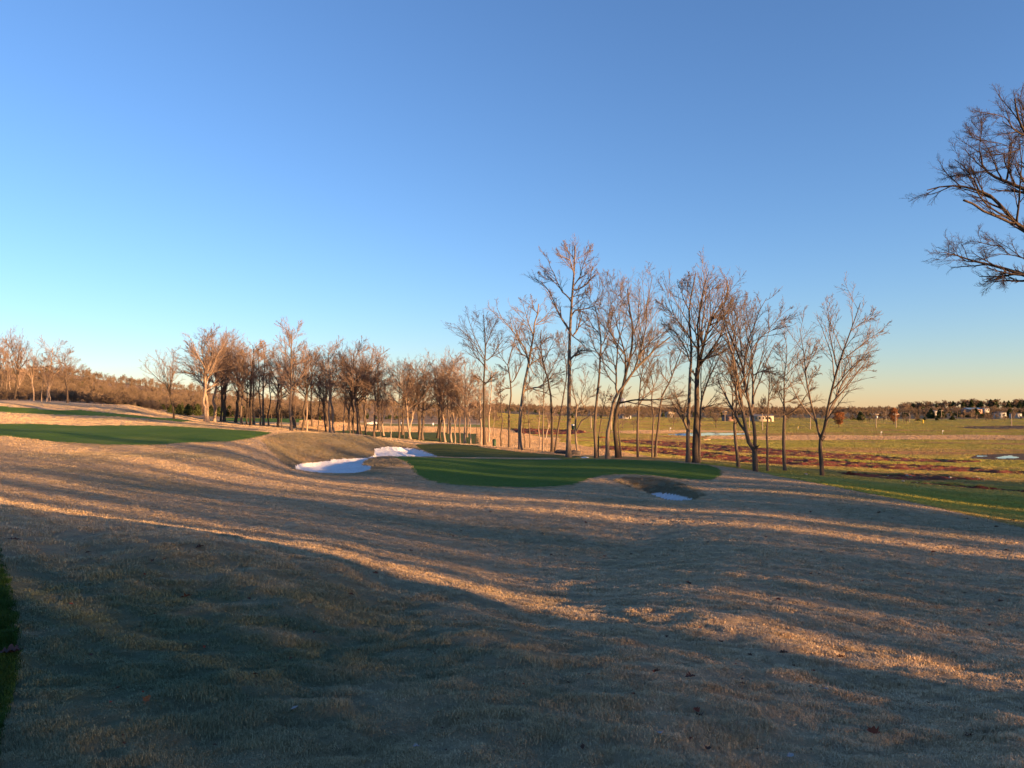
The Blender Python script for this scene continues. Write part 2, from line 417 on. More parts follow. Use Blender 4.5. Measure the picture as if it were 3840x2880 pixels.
def hit(px, py, rmin=2.0, rmax=3000.0):
    """first point where the sight line through a pixel meets the ground, between two ranges"""
    d = ray(px, py)
    rs = np.exp(np.linspace(math.log(rmin), math.log(rmax), 900))
    Y = rs / math.hypot(d[0], 1)
    zz = base_height(d[0] * Y, Y)
    gap = EYE + d[2] * Y - zz
    neg = np.nonzero(gap <= 0)[0]
    if len(neg) == 0: i = int(np.argmin(gap))
    else: i = int(neg[0])
    y = Y[i]
    return np.array([d[0] * y, y, ground_z(d[0] * y, y)])

def build_terrain():
    lr = np.concatenate([np.arange(0, math.log(12), 0.0145), np.arange(math.log(12), math.log(100), 0.0062),
                         np.arange(math.log(100), math.log(420), 0.0098), np.arange(math.log(420), math.log(6500), 0.035)])
    az_in = np.radians(np.arange(-36, 36.0001, 0.1125))
    az_out = np.radians(np.concatenate([np.arange(38, 60, 2), np.arange(60, 300, 5), np.arange(300, 323, 2)]))
    az = np.concatenate([az_in, az_out])
    nA, nR = len(az), len(lr)
    A, L = np.meshgrid(az, lr, indexing='ij')
    R = np.exp(L)
    X, Y = R * np.sin(A), R * np.cos(A)
    Z = full_height(X.ravel(), Y.ravel()).reshape(X.shape)
    # earth falls away beyond the far wood so that the sheet reaches the horizon
    pond_z = None
    pxv, pyv, dep = project(X.ravel(), Y.ravel(), Z.ravel())
    pv = in_poly(pxv, pyv, POND) & (dep > 180) & (dep < 420)
    Zf = Z.ravel()
    if pv.any():
        pond_z = np.percentile(Zf[pv], 20)
        Zf[pv] = pond_z
    for pl in (PUDDLE, PUDDLE_2):
        q = in_poly(pxv, pyv, pl) & (dep > 70) & (dep < 200)
        if q.any(): Zf[q] = np.median(Zf[q])
    Z = Zf.reshape(X.shape)
    V = np.stack([X, Y, Z], -1).reshape(-1, 3)
    i0 = np.arange(nA)[:, None] * nR + np.arange(nR - 1)[None]
    i1 = ((np.arange(nA) + 1) % nA)[:, None] * nR + np.arange(nR - 1)[None]
    Q = np.stack([i0, i0 + 1, i1 + 1, i1], -1).reshape(-1, 4)
    C = V[Q].mean(1)
    px, py, dep = project(C[:, 0], C[:, 1], C[:, 2])
    # wobble so that outlines are not ruler-straight
    wob = vnoise(C[:, 0] / 1.1, C[:, 1] / 1.1)
    pyw = py + wob * np.clip(30.0 / dep, 0.05, 4) * 0.8
    pxw = px + vnoise(C[:, 0] / 0.9 + 40, C[:, 1] / 0.9) * np.clip(60.0 / dep, 0.1, 5)
    cls = np.zeros(len(Q), np.int32)
    front = C[:, 1] > 1
    rad = np.hypot(C[:, 0], C[:, 1])
    azc = np.degrees(np.arctan2(C[:, 0], C[:, 1]))
    def put(k, poly, y0, y1):
        cls[in_poly(pxw, pyw, poly) & (dep > y0) & (dep < y1) & front] = k
    fx, fy = np.array(FIELD_EDGE).T
    edge_py = np.interp(pxw, fx, fy)
    cls[(px > 700) & (pyw < edge_py) & (dep > 26) & front] = 5
    cls[(azc > 34) & (azc < 150) & (rad > 45)] = 5
    cls[(px > 555) & (px <= 700) & (dep > 62) & (pyw < 470) & front] = 5
    cls[(px > 480) & (px <= 560) & (dep > 150) & front] = 5
    cls[(dep > 330) & front & (px > 480)] = 7
    cls[(dep > 620) & front & (px > 480)] = 8
    cls[(dep > 165) & front & (px <= 330)] = 6
    cls[(dep > 300) & front & (px <= 480) & (px > 330)] = 6
    cls[(px < 150) & (dep > 152) & front] = 6
    cls[(rad > 160) & (azc < -30)] = 6
    cls[(rad > 400) & ((azc > 36) | (azc < -120))] = 8
    put(7, [(330,421),(380,423.5),(480,424.5),(510,426),(510,430),(480,428),(450,426.8),(368,426.3),(345,424)], 120, 420)
    put(9, STRIP, 92, 160); put(9, STRIP_2, 140, 260)
    put(4, BANK, 66, 100)
    put(4, BACK_GREEN, 96, 240)
    put(10, BACK_TAN, 74, 330)
    put(10, TAN_STRIPE, 120, 400); put(10, FAR_TAN, 150, 450)
    put(12, MUD, 80, 220)
    for k, s in enumerate(SOIL_STRIPS): put(11 if k < 4 else 16 + k - 4, s, 40 if k < 4 else 85, 620)
    put(13, POND, 180, 420)
    put(13, PUDDLE, 70, 200); put(13, PUDDLE_2, 70, 200)
    for gp, y0, y1 in ((GREEN_1, 36, 67), (GREEN_2, 42, 104)):
        col_ = (in_poly(pxw - 1.6, pyw, gp) | in_poly(pxw + 1.6, pyw, gp) | in_poly(pxw, pyw + .7, gp) | in_poly(pxw, pyw - .9, gp)) & (dep > y0) & (dep < y1)
        cls[col_] = 20
    put(1, GREEN_1, 36, 67); put(2, GREEN_2, 42, 104)
    cls[in_poly(px, py, SAND_1) & (dep > 44) & (dep < 92)] = 3
    cls[in_poly(px, py, SAND_2) & (dep > 34) & (dep < 46)] = 14
    put(18, FACE_1, 46, 96); put(18, FACE_2, 46, 74); put(18, FACE_3, 36, 47)
    put(15, FRINGE, 0.5, 9)
    lip = (in_poly(px + wob * 1.5, py + 1.0 + wob * .9, SAND_1) & (dep > 46) & (dep < 92))
    cls[lip & (cls == 18)] = 19
    cls[in_poly(px, py, SAND_1) & (dep > 44) & (dep < 92)] = 3
    cls[in_poly(px, py, SAND_2) & (dep > 34) & (dep < 46)] = 14
    names = {0: ('fairway', 'turf', 'pale dormant straw-coloured fairway sloping down to the right'),
             1: ('putting_green', 'putting', 'dark green kidney-shaped putting green between two bunkers'),
             2: ('putting_green', 'putting', 'long dark putting green at the left edge above the bunker mound'),
             3: ('sand_bunker', 'sand', 'large white sand bunker winding behind the mound beside the green'),
             4: ('rough_bank', 'rough', 'dark green rough grass bank behind the bunker and green'),
             5: ('field', 'field', 'olive and brown winter field below the grove'),
             6: ('hillside', 'hill', 'brown leaf-littered hillside under the left wood'),
             7: ('far_fairway', 'far_green', 'far green fairways beyond the field'),
             8: ('far_land', 'far_land', 'distant brown land reaching the horizon'),
             9: ('green_strip', 'putting', 'narrow green strips between the tan mounds at left'),
             10: ('dry_fairway', 'tan_far', 'bright dry tan fairway bands beyond the trees'),
             11: ('soil_strip', 'soil', 'strips of bare red soil cut through the field'),
             12: ('mud_patch', 'mud', 'dark wet mud round the puddles in the field'),
             13: ('pond', 'water', 'small pond and puddles mirroring the sky'),
             14: ('sand_bunker', 'sand', 'small white sand bunker in the hollow in front of the green'),
             15: ('fringe_grass', 'fringe', 'lush green grass collar at the lower left edge'),
             16: ('soil_mound', 'soil', 'low heap of bright red soil beyond the trees'),
             18: ('bunker_face', 'face', 'olive-grey longer grass on the steep bunker faces'),
             19: ('bunker_lip', 'lip', 'thin brown soil lip along the top edge of the sand'),
             20: ('green_collar', 'collar', 'narrow olive collar of slightly longer grass round the putting greens'),
             17: ('soil_bed', 'mud', 'dark red soil bed on the far fairway')}
    for k, (nm, mt, lab) in names.items():
        q = Q[cls == k]
        if len(q) == 0: continue
        u, inv = np.unique(q.ravel(), return_inverse=True)
        o = link(nm, mesh_np(nm, V[u], inv.reshape(-1, 4), True), mat=MAT[mt])
        tag(o, lab, nm.replace('_', ' ') if k else 'fairway', kind='structure')
MAT['lip'] = ground_mat('lip_soil', (0.13, 0.07, 0.045), (0.09, 0.055, 0.035), scales=(1.5, 6.0), bump=(8.0, 1.0, 0.1))
MAT['collar'] = ground_mat('collar_grass', (0.17, 0.19, 0.06), (0.26, 0.23, 0.10), scales=(0.8, 5.0), bump=(16.0, 1.0, 0.15))
MAT['face'] = ground_mat('bunker_face_grass', (0.38, 0.305, 0.18), (0.29, 0.255, 0.155), (0.48, 0.34, 0.19), scales=(0.8, 4.0), bump=(12.0, 1.0, 0.25), c3_scale=0.5, c3_range=(0.52, 0.7))
MAT['mud'] = ground_mat('dark_mud', (0.085, 0.045, 0.03), (0.11, 0.07, 0.04), (0.12, 0.11, 0.05), scales=(0.4, 2.0), bump=(3.0, 1.0, 0.15), c3_scale=0.5)
build_terrain()

# ------------------------------------------------------------------ bark, twigs, leaves
def bark_mat(name, a, b_, scale=2.2):
    m, nt, b = new_mat(name)
    oi = nt.nodes.new('ShaderNodeObjectInfo')
    col = n_mix(nt, n_ramp(nt, n_noise(nt, scale, 5, 0.65, stretch=(2.2, 2.2, 0.7)), 0.35, 0.68), a, b_)
    br = nt.nodes.new('ShaderNodeMapRange')
    br.inputs[3].default_value, br.inputs[4].default_value = 0.75, 1.2
    nt.links.new(oi.outputs['Random'], br.inputs[0])
    mx = nt.nodes.new('ShaderNodeVectorMath'); mx.operation = 'SCALE'
    nt.links.new(col, mx.inputs[0]); nt.links.new(br.outputs[0], mx.inputs['Scale'])
    nt.links.new(mx.outputs[0], b.inputs['Base Color'])
    b.inputs['Roughness'].default_value = 0.95
    n_bump(nt, b, n_noise(nt, 9.0, 5, 0.7, stretch=(2.0, 2.0, 0.35)), 0.9, 0.06)
    return m
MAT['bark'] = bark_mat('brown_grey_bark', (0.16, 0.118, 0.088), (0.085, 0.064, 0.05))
MAT['bark_pale_or_lit'] = bark_mat('pale_grey_bark', (0.21, 0.16, 0.12), (0.12, 0.092, 0.07))
MAT['bark_mid'] = MAT['bark_pale_or_lit']
MAT['bark_pale_or_lit'] = bark_mat('sun_painted_pale_bark', (0.36, 0.27, 0.20), (0.25, 0.185, 0.14))  # for pale trunks and sunlit ones, whose sunlight is painted into the bark
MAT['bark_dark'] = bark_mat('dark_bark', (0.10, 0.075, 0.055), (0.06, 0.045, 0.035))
MAT['twig'] = bark_mat('twig_bark', (0.215, 0.155, 0.115), (0.14, 0.105, 0.08), 0.6)
MAT['twig_row'] = bark_mat('row_twig_bark', (0.27, 0.19, 0.145), (0.185, 0.13, 0.10), 0.6)
MAT['far_twig'] = bark_mat('far_twig_bark', (0.21, 0.15, 0.10), (0.155, 0.115, 0.08), 0.2)
MAT['twig_dark'] = bark_mat('dark_twig_bark', (0.11, 0.08, 0.065), (0.075, 0.055, 0.045), 0.6)
def leaf_mat(name, a, b_):
    m, nt, b = new_mat(name)
    col = n_mix(nt, n_ramp(nt, n_noise(nt, 0.9, 4, 0.7), 0.3, 0.7), a, b_)
    nt.links.new(col, b.inputs['Base Color'])
    b.inputs['Roughness'].default_value = 0.8
    return m
MAT['cedar'] = leaf_mat('cedar_foliage', (0.075, 0.085, 0.028), (0.035, 0.048, 0.018))
MAT['russet'] = leaf_mat('russet_leaves', (0.30, 0.125, 0.045), (0.21, 0.09, 0.04))

def tubes(P, R, S):
    N, m, _ = P.shape
    T = np.empty_like(P)
    T[:, 1:-1] = P[:, 2:] - P[:, :-2]
    T[:, 0] = P[:, 1] - P[:, 0]; T[:, -1] = P[:, -1] - P[:, -2]
    T /= np.maximum(np.linalg.norm(T, axis=-1, keepdims=True), 1e-9)
    ref = np.where(np.abs(T[:, :1, 2:3]) > 0.9, np.array([1.0, 0, 0]), np.array([0, 0, 1.0]))
    ref = np.broadcast_to(ref, T.shape)
    U = np.cross(T, ref); U /= np.maximum(np.linalg.norm(U, axis=-1, keepdims=True), 1e-9)
    Vv = np.cross(T, U)
    a = np.arange(S) * 2 * np.pi / S
    ring = (np.cos(a)[None, None, :, None] * U[:, :, None] + np.sin(a)[None, None, :, None] * Vv[:, :, None]) * R[:, :, None, None]
    verts = (P[:, :, None] + ring).reshape(-1, 3)
    i = (np.arange(N)[:, None, None] * m + np.arange(m - 1)[None, :, None]) * S
    k = np.arange(S)[None, None]; k2 = (k + 1) % S
    quads = np.stack([i + k, i + k2, i + S + k2, i + S + k], -1).reshape(-1, 4)
    return verts, quads

def joined(parts):
    vs_, qs, n = [], [], 0
    for v, q in parts:
        vs_.append(v); qs.append(q + n); n += len(v)
    return np.concatenate(vs_), np.concatenate(qs)

def resample(pts, m):
    pts = np.asarray(pts, float)
    s = np.concatenate([[0], np.cumsum(np.linalg.norm(np.diff(pts, axis=0), axis=1))])
    # gentle smoothing by a finer cubic-like interpolation
    t = np.linspace(0, s[-1], m)
    return np.stack([np.interp(t, s, pts[:, k]) for k in range(3)], -1)

def spawn(P, R, K, tmin, ratio, fall, ang, segs, jit, up, rfac, rmin, rs, lmin=0.0, lmax=99.0):
    N, m, _ = P.shape
    t = tmin + (1 - tmin) * (np.arange(K)[None] + rs.random((N, K))) / K
    f = np.clip(t * (m - 1), 0, m - 1 - 1e-6); i = f.astype(int); f = (f - i)[..., None]
    n_ = np.arange(N)[:, None]
    pos = P[n_, i] * (1 - f) + P[n_, i + 1] * f
    tan = P[n_, i + 1] - P[n_, i]; tan /= np.maximum(np.linalg.norm(tan, axis=-1, keepdims=True), 1e-9)
    rad = R[n_, i] * (1 - f[..., 0]) + R[n_, i + 1] * f[..., 0]
    ref = rs.normal(size=pos.shape)
    u = np.cross(tan, ref); u /= np.maximum(np.linalg.norm(u, axis=-1, keepdims=True), 1e-9)
    a = ang * (0.65 + 0.7 * rs.random((N, K)))[..., None]
    d = tan * np.cos(a) + u * np.sin(a)
    plen = np.linalg.norm(np.diff(P, axis=1), axis=-1).sum(1)[:, None]
    L = np.clip(plen * ratio * (1 - fall * t) * (0.55 + 0.9 * rs.random((N, K))), lmin, lmax)
    pts = [pos]
    step = (L / segs)[..., None]
    zh = np.array([0, 0, 1.0])
    for s in range(segs):
        d = d + jit * rs.normal(size=d.shape) + up * zh
        d /= np.linalg.norm(d, axis=-1, keepdims=True)
        pos = pos + d * step
        pts.append(pos)
    P2 = np.stack(pts, 2).reshape(N * K, segs + 1, 3)
    r0 = np.maximum(rad * rfac, rmin).reshape(-1, 1)
    R2 = np.maximum(r0 * np.linspace(1, 0.35, segs + 1)[None], rmin * 0.55)
    return P2, R2

def crown_parts(levels, rs, dens=1.0, rmin=0.007, up=0.035, jit=0.075, k3=5, depth=3, k1=9, k0=8, tw=1.0, tmin0=0.5, lmax=(3.4, 1.9, 1.15, 0.65)):
    """levels: (trunk P, R), (limb P, R) as resampled polylines; returns tube meshes of the side branches and twigs"""
    out = []
    (tP, tR), (lP, lR) = levels
    A = []
    if lP is not None:
        A.append(spawn(lP, lR, max(3, int(k1 * dens)), 0.12, 0.74, 0.8, 0.56, 6, jit, up, 0.66, 0.018 * tw, rs, 0.5, lmax[0]))
    A.append(spawn(tP, tR, max(3, int(k0 * dens)), tmin0, 0.2, 0.4, 0.75, 6, jit, up, 0.34, 0.018 * tw, rs, 0.5, lmax[0]))
    P1 = np.concatenate([a[0] for a in A]); R1 = np.concatenate([a[1] for a in A])
    out.append(tubes(P1, R1, 4))
    P2, R2 = spawn(P1, R1, 7, 0.2, 0.42, 0.5, 0.58, 3, jit, up, 0.62, 0.0115 * tw, rs, 0.12, lmax[1])
    out.append(tubes(P2, R2, 3))
    P3, R3 = spawn(P2, R2, k3, 0.15, 0.52, 0.35, 0.62, 2, jit, up, 0.7, rmin * tw, rs, 0.1, lmax[2])
    out.append(tubes(P3, R3, 3))
    if depth > 3:
        P4, R4 = spawn(P3, R3, 2, 0.3, 0.6, 0.3, 0.55, 1, jit, up, 0.8, rmin * 0.8 * tw, rs, 0.06, lmax[3])
        out.append(tubes(P4, R4, 3))
    return joined(out)

# crops of the photograph used while tracing: (origin x, origin y, pixels of a 1024-wide picture per crop unit)
CROPS = {'c1': (448, 304, .09645), 'c2': (522.67, 234.67, .13658), 'c3': (586.67, 266.67, .11902), 'c4': (648, 261.33, .12533),
         'c5': (714.67, 282.67, .11736), 'c6': (778.67, 298.67, .10927), 'c7': (170.67, 309.33, .07715), 'c8': (266.67, 309.33, .08039),
         'c9': (368, 325.33, .07394), 'c10': (0, 325.33, .05145), 'r6': (880, 80, .13662)}

def traced_tree(name, label, crop, trunk, r0, limbs, seed, Y=None, group=None, bark='bark', twig='twig', base=None, dens=1.0, rtop=0.25, k0=8, tmin0=0.5, depth=3, lmax=(4.5, 1.7, 0.8, 0.5), blunt=(), limb_k=0.6, k1=9, rmin=0.0105, trim=0.03, tw=1.0, k3=5):
    """a bare tree whose trunk and main limbs follow the outline seen from the tee; limbs also swing in depth"""
    rs = np.random.default_rng(seed)
    ox, oy, k = CROPS[crop]
    conv = lambda p: (ox + p[0] * k, oy + p[1] * k)
    bp = conv(trunk[0])
    if base is not None:
        pos = np.array(base, float)
    elif Y is None:
        pos = hit(bp[0], bp[1], 50, 400)
    else:
        x = ray(bp[0], bp[1])[0] * Y
        pos = np.array([x, Y, ground_z(x, Y)])
    Yb = pos[1]
    def world(pl, dphase, dsl, trim=0.0):
        q = [at(*conv(p), Yb) - pos for p in pl]
        q = np.array(q)
        if trim and len(q) > 3: q = resample(q, 24)[:int(24 * (1 - trim)) + 1]
        s = np.concatenate([[0], np.cumsum(np.linalg.norm(np.diff(q, axis=0), axis=1))])
        q[:, 1] += dphase + dsl * s
        return q
    tp = world(trunk, 0, 0)
    tp[0] = (0, 0, -0.25)
    dr = rs.normal() * 0.05
    tp[:, 1] += dr * np.maximum(tp[:, 2], 0)
    tP = resample(tp, 16)
    H = tp[-1, 2]
    tt = np.linspace(0, 1, 16)
    tR = r0 * (1 - (1 - rtop) * tt)
    tR[0] *= 1.55; tR[1] *= 1.08
    root = empty(name, pos)
    tag(root, label, 'tree', group)
    v, q = tubes(tP[None], tR[None], 9)
    me = mesh_np('trunk', v, q, True)
    link('trunk', me, root, MAT[bark])
    LP, LR = [], []
    for j, pl in enumerate(limbs):
        P0 = world(pl, 0, 0)
        # join the limb to the nearest point of what already stands
        cand = np.concatenate([tP] + LP); crad = np.concatenate([tR] + LR)
        dx = np.linalg.norm((cand - P0[0])[:, [0, 2]], axis=1)
        b = int(np.argmin(dx))
        dsl = rs.uniform(-0.55, 0.55)
        P0 = world(pl, cand[b][1], dsl, 0.0 if j in blunt else trim)
        P0[0] = cand[b]
        LP.append(resample(P0, 14))
        rb = min(crad[b] * (limb_k + 0.25 * rs.random()), r0 * 0.8)
        endr = 0.8 if j in blunt else 0.2
        LR.append(np.maximum(rb * np.linspace(1, endr, 14), 0.012))
        v, q = tubes(LP[-1][None], LR[-1][None], 7)
        if j in blunt:
            q = np.concatenate([q, [[len(v) - 7, len(v) - 6, len(v) - 5, len(v) - 4], [len(v) - 7, len(v) - 4, len(v) - 3, len(v) - 2]]])
        link('limb', mesh_np('limb', v, q, True), root, MAT[bark])
    lp = [p for j, p in enumerate(LP) if j not in blunt]; lr_ = [p for j, p in enumerate(LR) if j not in blunt]
    v, q = crown_parts(((tP[None], tR[None]), (np.array(lp), np.array(lr_)) if lp else (None, None)), rs, dens, depth=depth, k0=k0, tmin0=tmin0, lmax=lmax, k1=k1, rmin=rmin, tw=tw, k3=k3)
    link('crown', mesh_np('crown', v, q), root, MAT[twig])
    return root

